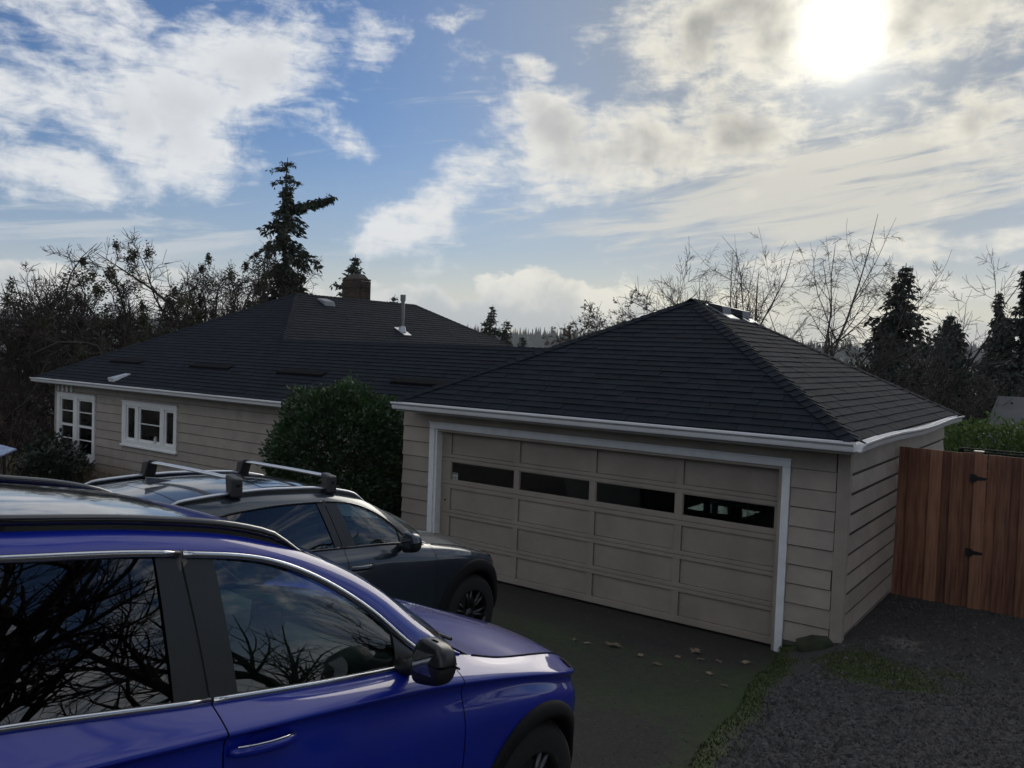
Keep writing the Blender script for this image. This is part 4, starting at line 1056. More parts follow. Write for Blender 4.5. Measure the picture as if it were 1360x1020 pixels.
# trees left, seen against the sky
oak_labels = ['gnarled mossy bare oak at the left end of the row', 'mossy bare oak second in the row with dark clumps in its top', 'mossy bare oak in the middle of the row behind the house',
              'taller bare oak next to the middle of the row', 'taller bare oak nearest the crooked spruce', 'bare oak behind the gap of the first two oaks']
for i, (x, y, zt, lean) in enumerate(((-34.0, 16.6, 6.3, (-.15, 0)), (-33.3, 18.6, 7.1, (.05, 0)), (-34.2, 21.2, 7.2, (.1, 0)), (-34.9, 23.7, 8.7, (-.05, 0)), (-33.8, 26.0, 8.6, (.1, .05)), (-38.5, 21.6, 7.4, (0, 0)))):
    gb = -2.2
    bare_tree('oak_tree', (x, y, gb), zt-gb, .27, 100+i, oak_labels[i], 'mossy bare oaks behind the house', level=3, lean=lean, gnarl=.75, up=.05, clear=.34, kids=(10, 10, 8), ang=(34, 66), ratio=.52, twig=.0125, stems=3 if i in (1, 4) else 4,
              spread=.42, clumps=40 if i < 4 else 14, clump_size=.36, first=.36)
for i, (x, y, zt) in enumerate(((-33.5, 13.6, 6.0), (-36.0, 15.3, 5.6), (-30.5, 12.0, 3.6), (-38, 12.5, 6.5))):
    bare_tree('bare_tree', (x, y, -2.2), zt+2.2, .17, 130+i, ['fine-twigged bare tree at the left edge of the photo', 'bare tree between the left edge and the oak row', 'shorter bare tree low at the left edge', 'tall thin bare tree farthest left'][i],
              'bare trees at the left edge', level=3, gnarl=.35, up=.05, kids=(9, 9, 8), ratio=.52, twig=.009, stems=4, spread=.4, clear=.15)
for i in range(14):
    x = -27-9*random.random(); y = 12.8+11.5*i/13
    bare_tree('bare_shrub', (x, y, -2.3), random.uniform(2.4, 3.6)*(1.25 if i < 3 else 1), .05, 150+i, 'brown thicket shrub, '+['first','second','third','fourth','fifth','sixth','seventh','eighth','ninth','tenth','eleventh','twelfth','thirteenth','last'][i]+' from the left behind the left slope of the house roof', 'brown thicket behind the house', level=2, stems=9, spread=.6, kids=(11, 10), twig=.010, cat='shrub', leafy=900, leafs=.09, leafm=mat('thicket_leaf', (.045, .038, .026), .9, island=.4))
# crooked spruce with one long side limb
def sp_prof(u):
    return interp([0, .35, .5, .62, .75, .86, .93, 1.0], [1.0, .95, .78, .70, .50, .36, .34, .05], u)
def sp_extra(tr, fb, rg, ax):
    c = ax(.83); right = Vector((.814, .58, 0)); prev = c.copy()
    for s in range(12):
        f = (s+1)/12; p = c+right*2.4*f+Vector((0, 0, .15*sin(f*3)+1.0*f*f-.45*f))
        tr.frustum(prev, p, .07*(1-f*.8), .06*(1-f*.8)+.01, 4)
        for q in range(70):
            g = prev.lerp(p, rg.random()); g = g+Vector((rg.gauss(0, .1), rg.gauss(0, .1), rg.gauss(-.04, .08))); d = Vector((rg.gauss(0, .5), rg.gauss(0, .5), -.6+rg.gauss(0, .5)))+right*.5; d.normalize(); sz = .45*rg.uniform(.4, 1.1)*(1.1-.5*f)
            o = d.cross(Vector((rg.gauss(0, 1), rg.gauss(0, 1), .3))).normalized(); k0 = len(fb.v)
            fb.v += [tuple(g), tuple(g+d*sz*.45+o*sz*.2), tuple(g+d*sz), tuple(g+d*sz*.45-o*sz*.2)]; fb.f.append((k0, k0+1, k0+2, k0+3))
        prev = p
conifer('spruce_tree', (-34.8, 28.6, -2.0), 14.8, 2.4, 201, 'tall dark crooked spruce with one long limb reaching right', prof=sp_prof, dens=.8, spray=.34, droop=.55, gaps=.18, tiers=46, rough=1.2, bough=20, lean=.0, extra=sp_extra, trunk_r=.26)
conifer('fir_tree', (-43.3, 41.5, -3), 12.6, 5.2, 202, 'small pointed fir rising right behind the brick chimney', dens=1.5, spray=.5, droop=.2)
conifer('fir_tree', (-42.0, 44.0, -3), 10.0, 3.0, 203, 'low fir just right of the brick chimney', dens=1.0, spray=.4, droop=.2)
conifer('fir_tree', (-54.3, 71.8, -3), 11.1, 4.2, 204, 'taller of the two small firs right of the house roof', group='pair of distant firs', spray=.5)
conifer('fir_tree', (-53.0, 72.8, -3), 9.6, 4.2, 205, 'shorter of the two small firs right of the house roof', group='pair of distant firs', spray=.5)
conifer('fir_tree', (-51.2, 73.5, -3), 8.0, 3.0, 206, 'low fir top showing beside the pair of small firs', group='pair of distant firs', spray=.5)
# rusty leafy small trees in the gap above the roofs
gl = ['reddish leafed small tree at the left of the gap above the roofs', 'reddish leafed small tree second in the gap above the roofs', 'leafy small tree nearest the garage roof in the gap', 'taller leafy small tree against the garage roof slope', 'small rusty bush low in the gap above the roofs']
for i, (x, y, zt) in enumerate(((-33.4, 49.6, 6.6), (-31.3, 51, 7.2), (-28.4, 50.6, 7.6), (-25.7, 48.6, 7.8), (-29.9, 50.0, 6.5))):
    bare_tree('small_tree', (x, y, -2.0), zt+2.0, .14, 220+i, gl[i], 'rusty small trees in the gap', level=3, stems=3, spread=.42, kids=(8, 6, 5), twig=.010, gnarl=.45, leafy=1900, leafs=.16, leafm=mat('rust_leaf_far', (.085, .06, .042), .85, island=.5))
# bare trees above the garage roof
bt_l = ['bare tree left above the garage peak', 'bare tree just right of the garage peak', 'slender birch with drooping twigs above the roof vents', 'tall leaning birch above the right roof slope', 'branchy bare tree right of the leaning birch', 'bare tree leaning in front of the big dark conifer', 'faint bare tree low behind the leaning birch']
spec = [(-13.9, 31.0, 8.2, (-.05, 0), dict(stems=3, spread=.35, up=.10, gnarl=.28)), (-12.7, 31.5, 7.4, (.1, .1), dict(stems=3, spread=.6, up=.10, gnarl=.28)),
        (-10.9, 31.0, 8.1, (0, 0), dict(stems=2, spread=.12, up=.10, droop=.30, gnarl=.25)), (-9.0, 28.5, 8.3, (.32, .05), dict(stems=2, spread=.16, up=.08, droop=.30, gnarl=.22)),
        (-7.2, 27.2, 6.9, (.1, 0), dict(stems=3, spread=.5, up=.05, gnarl=.45)), (-7.0, 27.0, 6.9, (.22, 0), dict(stems=2, spread=.3, up=.05, gnarl=.45))]
for i, (x, y, zt, lean, kw) in enumerate(spec):
    bare_tree('birch_tree' if i in (2, 3) else 'bare_tree', (x, y, -1.6), zt+1.6, .14, 240+i, bt_l[i], 'bare trees behind the garage', level=3, lean=lean, clear=.38, kids=(9, 8, 8) if i in (2, 3) else (8, 8, 7), twig=.006, ratio=.48, barkm=M_birch if i in (2, 3) else M_bark, first=.46, **kw)
# dark conifers right
cf = [(-7.7, 39.3, -2.5, 7.7, 3.1, 'broad dark conifer rising over the right roof slope'), (-7.4, 50, -3, 6.2, 2.6, 'dark conifer right of the broad one'), (-6.1, 59.7, -3, 8.1, 2.6, 'slim pointed conifer near the right edge'),
      (-3.4, 45, -3, 8.0, 3.2, 'dark conifer cut by the right edge of the photo'), (-9.0, 62, -3, 6.6, 2.6, 'distant conifer behind the bare thicket'), (-5.0, 55, -3, 5.4, 3.2, 'low dark conifer between the two slim ones'),
      (-6.4, 45.5, -3, 5.6, 3.6, 'wide low conifer directly right of the broad one'), (-4.6, 48, -3, 6.0, 3.0, 'dark conifer left of the one cut by the photo edge')]
for i, (x, y, zb, zt, rd, lb) in enumerate(cf):
    conifer('conifer_tree', (x, y, zb), zt-zb, rd, 260+i, lb, 'dark conifers on the right', dens=1.3, spray=.34, droop=.25, rough=1.0, bough=13, m=M_needle2, tiers=int((zt-zb)*4), prof=(lambda u: min((1-u)**.6, (1-u)*3.2)*(.88+.16*sin(u*60))+.005) if i == 0 else None)
# thicket below the conifers
for i in range(16):
    t = i/15; x = lerp(-6.6, -.5, (i*7 % 16)/15.0); y = 24.5+8*random.random()
    bare_tree('thicket_shrub', (x, y, -1.6), random.uniform(3.9, 5.3), .06, 280+i, 'grey brown bare thicket shrub, '+['nearest the garage gutter end','under the broad conifer','right of the broad conifer','behind the neighbour roof','below the second conifer','at the foot of the slim conifer','beside the green hedge','behind the green hedge left end','behind the middle of the hedge','far behind the hedge','in front of the low conifer','left of the neighbour roof','right of the leaning birch','below the branchy bare tree','tallest beside the broad conifer','lowest near the right edge'][i], 'thicket behind the garage on the right', level=3, stems=4, spread=.5, kids=(8, 7, 5), twig=.008,
              cat='shrub', leafy=1500, leafs=.10, leafm=mat('thicket_leaf2', (.030, .030, .022), .9, island=.4), twigm=mat('grey_twigs', (.050, .043, .036), .9, island=.3))
for i in range(7):
    shrub('thicket_mound', (lerp(-9, 2, i/6), 34+(i % 2)*3, -2.2), 2.4, 2.0, 5.3+.5*(i % 3), 5000, 300+i, 'dark evergreen mound, '+['leftmost behind the garage roof','second behind the garage roof','below the broad conifer','between the broad and second conifer','below the slim conifer','right of the slim conifer','rightmost near the photo edge'][i], leaf=.22, m=M_needle2, shell=.5, lump=.5, group='evergreen mounds under the conifers', squash=2.0)
shrub('green_hedge', (-1.0, 21.6, -.6), 2.6, 1.0, 2.75, 16000, 320, 'bright green loose hedge behind the low green fence', leaf=.11, m=M_hedge, shell=.55, lump=.2, cat='hedge', squash=4)
# neighbour house far right
nh = empty('neighbour_house', (-2.1, 24.0, -.75), 'pale low roofed house glimpsed at the right edge beyond the hedge', 'house')
MB().box(0, 0, 0, 9, 6, 2.3).build('wall', mat('neighbour_wall', (.20, .19, .18), .8), nh)
MB().hexa([(-.5, -.6, 2.3), (9.5, -.6, 2.3), (9.5, 3, 3.25), (-.5, 3, 3.25), (-.5, -.6, 2.38), (9.5, -.6, 2.38), (9.5, 3, 3.33), (-.5, 3, 3.33)]).build('roof', mat('neighbour_roof', (.04, .045, .055), .9, var=.2, vscale=1), nh)
MB().box(-1.6, -3.5, 1.55, 3.0, -.62, 1.67).build('porch_roof', mat('neighbour_roof2', (.07, .07, .07), .9), nh)
MB().box(.3, -.03, .9, 1.6, -.002, 2.0).build('window', M_dark, nh)

# big bare oak standing to the right of the parked cars (mirrored in their side windows)
bare_tree('oak_tree', (6.6, 3.9, 1.5), 9.5, .42, 401, 'large bare spreading oak mirrored in the side windows of the blue car', level=4, stems=3, spread=.75, kids=(7, 7, 6, 5), gnarl=.42, up=.02, ratio=.55, twig=.005, clear=.22, clip=lambda p: p.x > .35*p.y+1.6)
bare_tree('oak_tree', (9.3, 11.6, .8), 9.0, .26, 402, 'second bare oak mirrored beside the large one in the front window of the blue car', level=3, stems=3, spread=.5, kids=(9, 9, 8), gnarl=.4, up=.03, ratio=.56, twig=.007, clip=lambda p: p.x > .22*p.y+1.4)
# fallen leaves
LEAVES = [[-4.16, 7.85, 1.5], [-3.79, 7.76, .8], [-3.52, 7.59, .9], [-4.52, 7.65, .8], [-4.37, 7.66, .7], [-3.54, 8.57, 1.5], [-3.35, 8.27, .8], [-3.2, 8.39, .8], [-3.01, 8.65, 1.1], [-3.05, 7.76, .8], [-2.55, 7.61, .7], [-2.79, 7.48, .7], [-3.53, 8.09, .8]]
def oak_leaf():
    b = MB(); pts = []
    n = 22
    for i in range(n):
        a = 2*pi*i/n; r = .055*(1+.0*cos(a))*(1.0 if i % 2 else .55); pts.append((r*1.25*cos(a), r*.8*sin(a), .008+.014*abs(sin(a*1.5))))
    b.v = [(0, 0, .012)]+pts; b.f = [(0, 1+i, 1+(i+1) % n) for i in range(n)]
    k = len(b.v); b.v += [(.06, -.002, .01), (.12, 0, .006), (.06, .002, .01)]; b.f.append((k, k+1, k+2))
    return b.mesh('leaf', M_fallen)
lm = oak_leaf()
for i, (x, y, s) in enumerate(LEAVES):
    o = inst('fallen_leaf', lm, None, Matrix.Translation((x, y, drive_z(x, y)+.004)) @ Matrix.Rotation(i*1.7, 4, 'Z') @ Matrix.Scale(s, 4))
    tag(o, ['largest pale fallen leaf on the driveway beside the blue car nose', 'small fallen leaf right of the largest one', 'small fallen leaf third from the blue car nose', 'small dull leaf nearest the blue car nose', 'small leaf between the nearest and the largest one',
            'large pale fallen leaf below the third door pane', 'small leaf just right of the large one below the third pane', 'small leaf second right of the large one below the third pane', 'curled pale leaf closest to the right door trim',
            'small leaf in front of the large one on the open driveway', 'small leaf by the foot of the gravel bank', 'tiny leaf left of the one by the gravel bank', 'small leaf midway between the two large leaves'][i], 'leaf', 'fallen leaves on the driveway')
# rock at the garage corner
rg = random.Random(5); b = MB(); rws = []
for i in range(9):
    ph = pi*i/8; row = []
    for j in range(12):
        a = 2*pi*j/12; v = Vector((sin(ph)*cos(a), sin(ph)*sin(a), cos(ph))); v *= 1+.55*mnoise.noise(v*1.7); row.append((v.x*.21, v.y*.16, v.z*.17))
    rws.append(row)
b.grid(rws, close=True); o = b.build('mossy_rock', mat('mossy_rock', (.022, .022, .018), .95, bump=.8, col2=(.03, .045, .014), vscale=8), smooth=True); o.location = (-2.52, 9.55, .16)
tag(o, 'mossy dark rock at the front corner of the garage', 'rock')
# far wooded hills
hb = MB(); rg = random.Random(9)
def ridge_line(dist, z0, amp, n=260, a0=-110, a1=40, seed=1):
    rows = [[], []]
    for i in range(n):
        a = R_(lerp(a0, a1, i/(n-1))); z = z0+amp*mnoise.noise(Vector((i*.035, seed, 0)))+amp*.3*mnoise.noise(Vector((i*.15, seed, 2)))
        rows[1].append((sin(a)*dist, cos(a)*dist, z)); rows[0].append((sin(a)*dist*.8, cos(a)*dist*.8, -40))
    return rows
rr_ = ridge_line(1700, 32, 9, seed=3); hb.grid(rr_)
tag(hb.build('hills', M_hill, smooth=True), kind='structure')
tb = MB()
for i in range(5200):
    a = R_(rg.uniform(-75, 5)); k_ = int((math.degrees(a)+110)/150*259); d = 1700*rg.uniform(.93, 1.0)
    z = rr_[1][k_][2]-(1700-d)*.21; h_ = rg.uniform(9, 20); w_ = h_*.2; x, y = sin(a)*d, cos(a)*d
    k = len(tb.v); tb.v += [(x-w_, y, z-6), (x+w_, y, z-6), (x, y+w_, z-6), (x, y, z+h_)]; tb.f += [(k, k+1, k+3), (k+1, k+2, k+3), (k+2, k, k+3)]
tag(tb.build('distant_trees', M_hill), 'far wooded ridge of conifers on the horizon', 'forest', kind='stuff')

# ------------------------------------------------------------------ cars
def car_paint(name, col, metal, rough):
    m = mat(name, col, rough, metal=metal, coat=1.0, var=.10, vscale=1.5, col2=None)
    N, L = m.node_tree.nodes, m.node_tree.links; b = N['Principled BSDF']
    t = N.new('ShaderNodeTexCoord'); nz = N.new('ShaderNodeTexNoise'); nz.inputs['Scale'].default_value = 1.3; nz.inputs['Detail'].default_value = 5; L.new(t.outputs['Object'], nz.inputs['Vector'])
    b.inputs['Specular IOR Level'].default_value = .15
    r = N.new('ShaderNodeMapRange'); r.inputs[1].default_value = .3; r.inputs[2].default_value = .8; r.inputs[3].default_value = .03; r.inputs[4].default_value = .10
    L.new(nz.outputs[0], r.inputs[0]); L.new(r.outputs[0], b.inputs['Coat Roughness'])
    return m
M_blue = car_paint('metallic_blue_paint', (0.004, 0.017, 0.27), .0, .40)
M_navy = car_paint('metallic_slate_paint', (0.030, 0.044, 0.062), .5, .36)
M_priv = glass_mat('privacy_glass', (.06, .065, .07))
M_cglass = glass_mat('car_glass', (.52, .70, .63))
M_clad = mat('black_cladding', (.005, .005, .006), .75, spec=.25, bump=.15, bscale=300)
M_under = mat('black_underbody', (.004, .004, .004), .9)
M_seat = mat('dark_seat_cloth', (.035, .036, .038), .8, bump=.2, bscale=120)
M_dash = mat('dashboard_plastic', (.05, .055, .055), .6)
M_lamp = glass_mat('lamp_lens', (.7, .7, .72))
M_pillar = mat('pillar_black', (.016, .018, .018), .32, bump=.03, bscale=300)
M_mirrorglass = mat('mirror_glass', (.22, .23, .25), .03, metal=1.0)

class Car:
    def __init__(s, S, root): s.S = S; s.root = root; s.cache = {}
    def plan(s, tau):
        p = s.S['plan']; T = [q[0] for q in p]
        return hermite(T, [q[1] for q in p], tau), hermite(T, [q[2] for q in p], tau)
    def rows(s, tau):
        k = round(tau, 4)
        if k in s.cache: return s.cache[k]
        a, t = s.plan(tau); a2, t2 = s.plan(tau+.01); a0, t0 = s.plan(tau-.01)
        d = Vector((t2-t0, a2-a0)); d = d.normalized() if d.length > 1e-6 else Vector((-1, 0)); n = Vector((d.y, -d.x))     # outward (t, s)
        r = []
        for row in s.S['rows']:
            T = [q[0] for q in row]; z = hermite(T, [q[1] for q in row], tau); ins = hermite(T, [q[2] for q in row], tau)
            r.append((t-n.x*ins, a-n.y*ins, z))
        s.cache[k] = (r, n); return s.cache[k]
    def pt(s, tau, v, off=0.0, side=1):
        r, n = s.rows(tau); idx = list(range(len(r)))
        t = hermite(idx, [q[0] for q in r], v); a = hermite(idx, [q[1] for q in r], v); z = hermite(idx, [q[2] for q in r], v)
        t = max(0.0, t+n.x*off); return Vector((t*side, a+n.y*off, z))
    def belt(s, a): return s.pt(a, len(s.S['rows'])-1)
    def crv(s, key, a):
        c = s.S[key]; A = [q[0] for q in c]; return Vector((hermite(A, [q[1] for q in c], a), a, hermite(A, [q[2] for q in c], a)))
    def patch(s, name, m, t0, t1, v0, v1, nu, nv, off=0.0, side=1, parent=None, arch=True, both=True, lip=.0, label=None):
        """t0,t1 numbers or functions of v; returns right-hand object (and builds its mirror)"""
        out = None
        for sd in ((1, -1) if both else (side,)):
            b = MB(); P = {}; f0 = t0 if callable(t0) else (lambda v: t0); f1 = t1 if callable(t1) else (lambda v: t1)
            for i in range(nv+1):
                v = lerp(v0, v1, i/nv); a, c = f0(v), f1(v)
                for j in range(nu+1): P[i, j] = s.pt(lerp(a, c, j/nu), v, off)
            keep = []
            if arch:
                for i in range(nv):
                    for j in range(nu):
                        cn = (P[i, j]+P[i+1, j]+P[i, j+1]+P[i+1, j+1])/4
                        if all((Vector((cn.y-w, cn.z-s.S['wz'])).length > s.S['ra']) or cn.x < .6 for w in s.S['wheels']): keep.append((i, j))
                used = set()
                for i, j in keep: used |= {(i, j), (i+1, j), (i, j+1), (i+1, j+1)}
                for k in used:
                    p = P[k]
                    for w in s.S['wheels']:
                        d = Vector((p.y-w, p.z-s.S['wz']))
                        if p.x > .6 and d.length < s.S['ra']+.022:
                            d = d.normalized()*s.S['ra'] if d.length < s.S['ra'] else d
                            p.y, p.z = w+d.x, s.S['wz']+d.y
            else: keep = [(i, j) for i in range(nv) for j in range(nu)]
            ids = {}
            for (i, j) in keep:
                f = []
                for k in ((i, j), (i, j+1), (i+1, j+1), (i+1, j)):
                    if k not in ids: ids[k] = len(b.v); p = P[k]; b.v.append((p.x*sd, p.y, p.z))
                    f.append(ids[k])
                b.f.append(tuple(f) if sd > 0 else tuple(f[::-1]))
            if not b.f: continue
            o = b.build(name, m, parent or s.root, smooth=True, label=label)
            if sd == 1: out = o
            else: s.left = o
        return out
    def ruled(s, name, m, fa, fb, a0, a1, nu, nv, bulge=0.0, parent=None, both=True, a0b=None, a1b=None):
        """surface between curve fa (bottom) and fb (top)"""
        out = None
        for sd in ((1, -1) if both else (1,)):
            rows = []
            for j in range(nv+1):
                t = j/nv; row = []
                for i in range(nu+1):
                    ab = lerp(a0, a1, i/nu); at = lerp(a0b if a0b is not None else a0, a1b if a1b is not None else a1, i/nu)
                    p = fa(ab).lerp(fb(at), t); p = p+Vector((1, 0, .35)).normalized()*bulge*4*t*(1-t); row.append((p.x*sd, p.y, p.z))
                rows.append(row)
            b = MB(); b.grid(rows)
            if sd < 0: b.f = [f[::-1] for f in b.f]
            o = b.build(name, m, parent or s.root, smooth=True)
            if sd == 1: out = o
            else: s.left = o
        return out
    def across(s, name, m, f, a0, a1, nu, nv, crown, fwd, flat=2.4, parent=None, xr=(-1, 1), lift=0.0):
        rows = []
        for i in range(nu+1):
            a = lerp(a0, a1, i/nu); p = f(a); row = []
            for j in range(nv+1):
                x = lerp(xr[0], xr[1], j/nv); k = 1-abs(x)**flat
                row.append((p.x*x, p.y+k*fwd(a), p.z+k*crown(a)+lift))
            rows.append(row)
        b = MB(); b.grid(rows); b.f = [f_[::-1] for f_ in b.f]
        return b.build(name, m, parent or s.root, smooth=True)

def build_wheel(parent, x, y, z, R, w, side, spokes, rim_r, m_rim):
    t = empty('wheel', (x, y, z)); t.parent = parent
    prof = [(rim_r, -.5), (rim_r+.02, -.5), (R-.045, -.52), (R-.012, -.44), (R, -.28), (R, .28), (R-.012, .44), (R-.045, .52), (rim_r+.02, .5), (rim_r, .5)]
    b = MB(); rows = []
    for i in range(41):
        a = 2*pi*i/40; rows.append([(w*q*side, r*cos(a), r*sin(a)) for r, q in prof])
    b.grid(rows); b.build('tyre', M_rubber, t, smooth=True)
    tread = MB()
    for i in range(60):
        a = 2*pi*i/60; c, s_ = cos(a), sin(a)
        for q in (-.33, .12):
            p = [(w*q, -.009), (w*(q+.22), -.009), (w*(q+.22), .009), (w*q, .009)]
            tread.hexa([(px*side, (R-.004)*c-py*s_, (R-.004)*s_+py*c) for px, py in p]+[(px*side, (R+.005)*c-py*s_, (R+.005)*s_+py*c) for px, py in p])
    tread.build('tread', M_rubber, t)
    b = MB(); rows = []
    pr = [(rim_r, .5), (rim_r-.012, .50), (rim_r-.02, .40), (rim_r-.035, .0), (rim_r-.03, -.45)]
    for i in range(41):
        a = 2*pi*i/40; rows.append([(w*q*side, r*cos(a), r*sin(a)) for r, q in pr])
    b.grid(rows)
    for k in range(spokes):
        for sgn in (-1, 1):
            a = 2*pi*k/spokes; a2 = a+sgn*.16; c, s_ = cos(a), sin(a); c2, s2 = cos(a2), sin(a2)
            p0 = Vector((w*.30*side, .05*c, .05*s_)); p1 = Vector((w*.42*side, (rim_r-.012)*c2, (rim_r-.012)*s2))
            b.tube([p0, p0.lerp(p1, .5)+Vector((.012*side, 0, 0)), p1], [.024, .018, .016], 6, up=(1, 0, 0))
    b.frustum((w*.2*side, 0, 0), (w*.40*side, 0, 0), .065, .055, 20, True)
    b.build('rim', m_rim, t, smooth=True)
    MB().frustum((w*.0*side, 0, 0), (w*.06*side, 0, 0), rim_r-.05, rim_r-.05, 24, True).build('brake_disc', M_metal, t)
    return t

def seat(parent, x, y, z, w=.52):
    t = empty('seat', (x, y, z)); t.parent = parent
    def cushion(nm, x0, y0, z0, x1, y1, z1, rot=0, piv=(0, 0, 0)):
        o = MB().box(x0, y0, z0, x1, y1, z1).build(nm, M_seat, t, bevel=.05)
        o.modifiers['bevel'].segments = 4; o.rotation_euler = (rot, 0, 0); o.location = piv; o.data.polygons.foreach_set('use_smooth', [True]*len(o.data.polygons))
    cushion('cushion', -w/2, -.25, -.08, w/2, .28, .08)
    cushion('backrest', -w/2, -.08, 0, w/2, .08, .60, R_(18), (0, -.24, 0))
    cushion('headrest', -.14, -.06, .64, .14, .06, .84, R_(14), (0, -.27, 0))
    return t

def build_car(S, name, label, pose, group='suvs parked on the driveway'):
    x, y, z, yaw, pitch, roll = pose
    root = empty(name, (x, y, z), label, 'suv', group)
    f = Vector((-sin(yaw)*cos(pitch), cos(yaw)*cos(pitch), sin(pitch))); r0 = Vector((cos(yaw), sin(yaw), 0)); u0 = r0.cross(f)
    cr, sr = cos(roll), sin(roll); r_ = r0*cr+u0*sr; u = -r0*sr+u0*cr
    root.matrix_world = Matrix(((r_.x, f.x, u.x, x), (r_.y, f.y, u.y, y), (r_.z, f.z, u.z, z), (0, 0, 0, 1)))
    c = Car(S, root); P = S['paint']; nv = len(S['rows'])-1; g = .003
    W = lambda a: c.crv('W', a); Rf = lambda a: c.crv('R', a); top = nv
    seamB = lambda v: S['bseam'] - 0.0*v; seamF = lambda v: S['fseam'] + .05*(1-v/nv); seamR = S['rseam']; tail = S['plan'][0][0]; nose = S['plan'][-1][0]
    seamRv = lambda v: seamR + .30*max(0, 1-abs(v-1.2)/3.5)*0
    # dark inner shell, fills the gaps and closes the cabin sides
    c.patch('body_frame', M_under, tail, nose, 0, nv, 150, 14, off=-.022)
    c.across('floor_pan', M_under, lambda a: c.pt(a, 0, -.05), S['plan'][0][0]+.3, S['plan'][-1][0]-.3, 20, 2, lambda a: 0, lambda a: 0)
    # painted panels
    rq = c.patch('rear_quarter_panel', P, tail+0.0, seamR-g, 0, nv, 90, 40)
    rd = c.patch('rear_door', P, seamR+g, lambda v: seamB(v)-g, .25, nv, 44, 36)
    rdl = c.left
    fd = c.patch('front_door', P, lambda v: seamB(v)+g, lambda v: seamF(v)-g, .25, nv, 44, 36); fdl = c.left
    fe = c.patch('front_fender', P, lambda v: seamF(v)+g, S['bumper']-g, 0, nv, 50, 40)
    bu = c.patch('front_bumper', P, S['bumper']+g, nose, 0, nv-.05, 44, 30)
    # hood between the two top edges
    hood_f = lambda a: c.pt(a, nv, -.004)
    hc = S['hoodcrown']
    hood = c.across('hood', P, hood_f, S['cowl'], nose-.0, 46, 30, lambda a: hc*(.75+.25*smooth01((a-S['cowl'])/.5))*min(1, hood_f(a).x/.5), lambda a: 0.0, flat=S.get('hoodflat', 3.0))
    hood2 = c.across('hood_liner', M_under, lambda a: c.pt(a, nv, 0), S['cowl']-.25, nose, 20, 8, lambda a: hc*.6*min(1, c.pt(a, nv, 0).x/.5), lambda a: 0.0, lift=-.02)
    for sd in (1, -1):
        pts = [c.pt(lerp(S['cowl']+.02, S['lamp'][0]+.12, k_/24), nv, .001) for k_ in range(25)]
        MB().tube([(p.x*sd, p.y, p.z+.001) for p in pts], .0042, 6).build('hood_gap', M_under, root, smooth=True)
    # sill cladding and arch flares
    R_arch = S['ra']; cw = S['cladw']
    for w in S['wheels']:
        for sd in (1, -1):
            b = MB(); rows = []
            for i in range(49):
                a = R_(lerp(-28, 208, i/48)); row = []
                for (rr, oo) in ((R_arch-.012, -.10), (R_arch-.014, -.0), (R_arch-.006, .016), (R_arch+.012, .022), (R_arch+cw-.015, .016), (R_arch+cw, .010), (R_arch+cw+.003, -.004)):
                    ss = w+rr*cos(a); zz = S['wz']+rr*sin(a)
                    zz = max(zz, .24)
                    # find v for this z at this station
                    tau = ss if ss < S['plan'][-5][0] else ss
                    rws, n_ = c.rows(min(tau, .40 if w > -1 else 9)) if w > -1 else c.rows(tau)
                    tt = hermite([q[2] for q in rws], [q[0] for q in rws], min(max(zz, rws[0][2]+.001), rws[-1][2]-.001))
                    _, pt_ = (0, interp([q[1] for q in S['plan'] if q[1] > -2.9 or w < -1], [q[2] for q in S['plan'] if q[1] > -2.9 or w < -1], ss)) if False else (0, 0)
                    if w > -1 and ss > .30: tt -= S['noseslim']*max(0, ss-.30)**2
                    row.append(((tt+oo)*sd, ss, zz))
                rows.append(row)
            b.grid(rows)
            if sd < 0: b.f = [q[::-1] for q in b.f]
            b.build('wheel_arch_trim', M_clad, root, smooth=True)
            # wheel housing
            b = MB(); rows = []
            for i in range(25):
                a = R_(lerp(-25, 205, i/24)); rows.append([(xx*sd, w+(R_arch+.0)*cos(a), S['wz']+(R_arch+.0)*sin(a)) for xx in (.86, .52)])
            b.grid(rows); b.build('wheel_housing', M_under, root, smooth=True)
            build_wheel(root, S['track']*sd, w, S['wr'], S['wr'], .235, sd, S['spokes'], S['rim'], S['rimmat'])
    c.patch('sill_trim', M_clad, S['wheels'][1]+R_arch+cw-.03, S['wheels'][0]-R_arch-cw+.03, 0.0, 1.55, 30, 8, off=.010, arch=False)
    # greenhouse
    WS0, WS1 = S['ws']; Rend = S['rend']
    wsf = lambda a: lerp(S['wsfwd'], .03, smooth01((WS0-a)/(WS0-WS1)))
    wscr = lambda a: lerp(.02, .045, (WS0-a)/(WS0-WS1))
    ws = c.across('windshield', M_cglass, lambda a: Rf(a)-Vector((.012, 0, 0)), WS0, WS1+.005, 20, 24, wscr, wsf, flat=2.2)
    def rcr(a): return lerp(.045, .05, smooth01((WS1-a)/.6))*(1 if a > Rend+.4 else 1)
    rff = lambda a: lerp(.03, 0, smooth01((WS1-a)/.5))
    hatch = S['hatch']
    rp = c.across('roof', P, Rf, WS1-.002, hatch+.004, 50, 28, rcr, rff, flat=2.2)
    sp = c.across('rear_spoiler', P, Rf, hatch-.004, Rend, 14, 28, rcr, lambda a: -.10*smooth01((hatch-a)/.3), flat=2.2)
    if S.get('sunroof'):
        s0, s1, xx = S['sunroof']; c.across('sunroof', M_gloss, Rf, s0, s1, 24, 16, rcr, rff, flat=2.2, xr=(-xx, xx), lift=.003)
    # rear hatch glass and tail
    rg_top = Rf(Rend); 
    rows = []
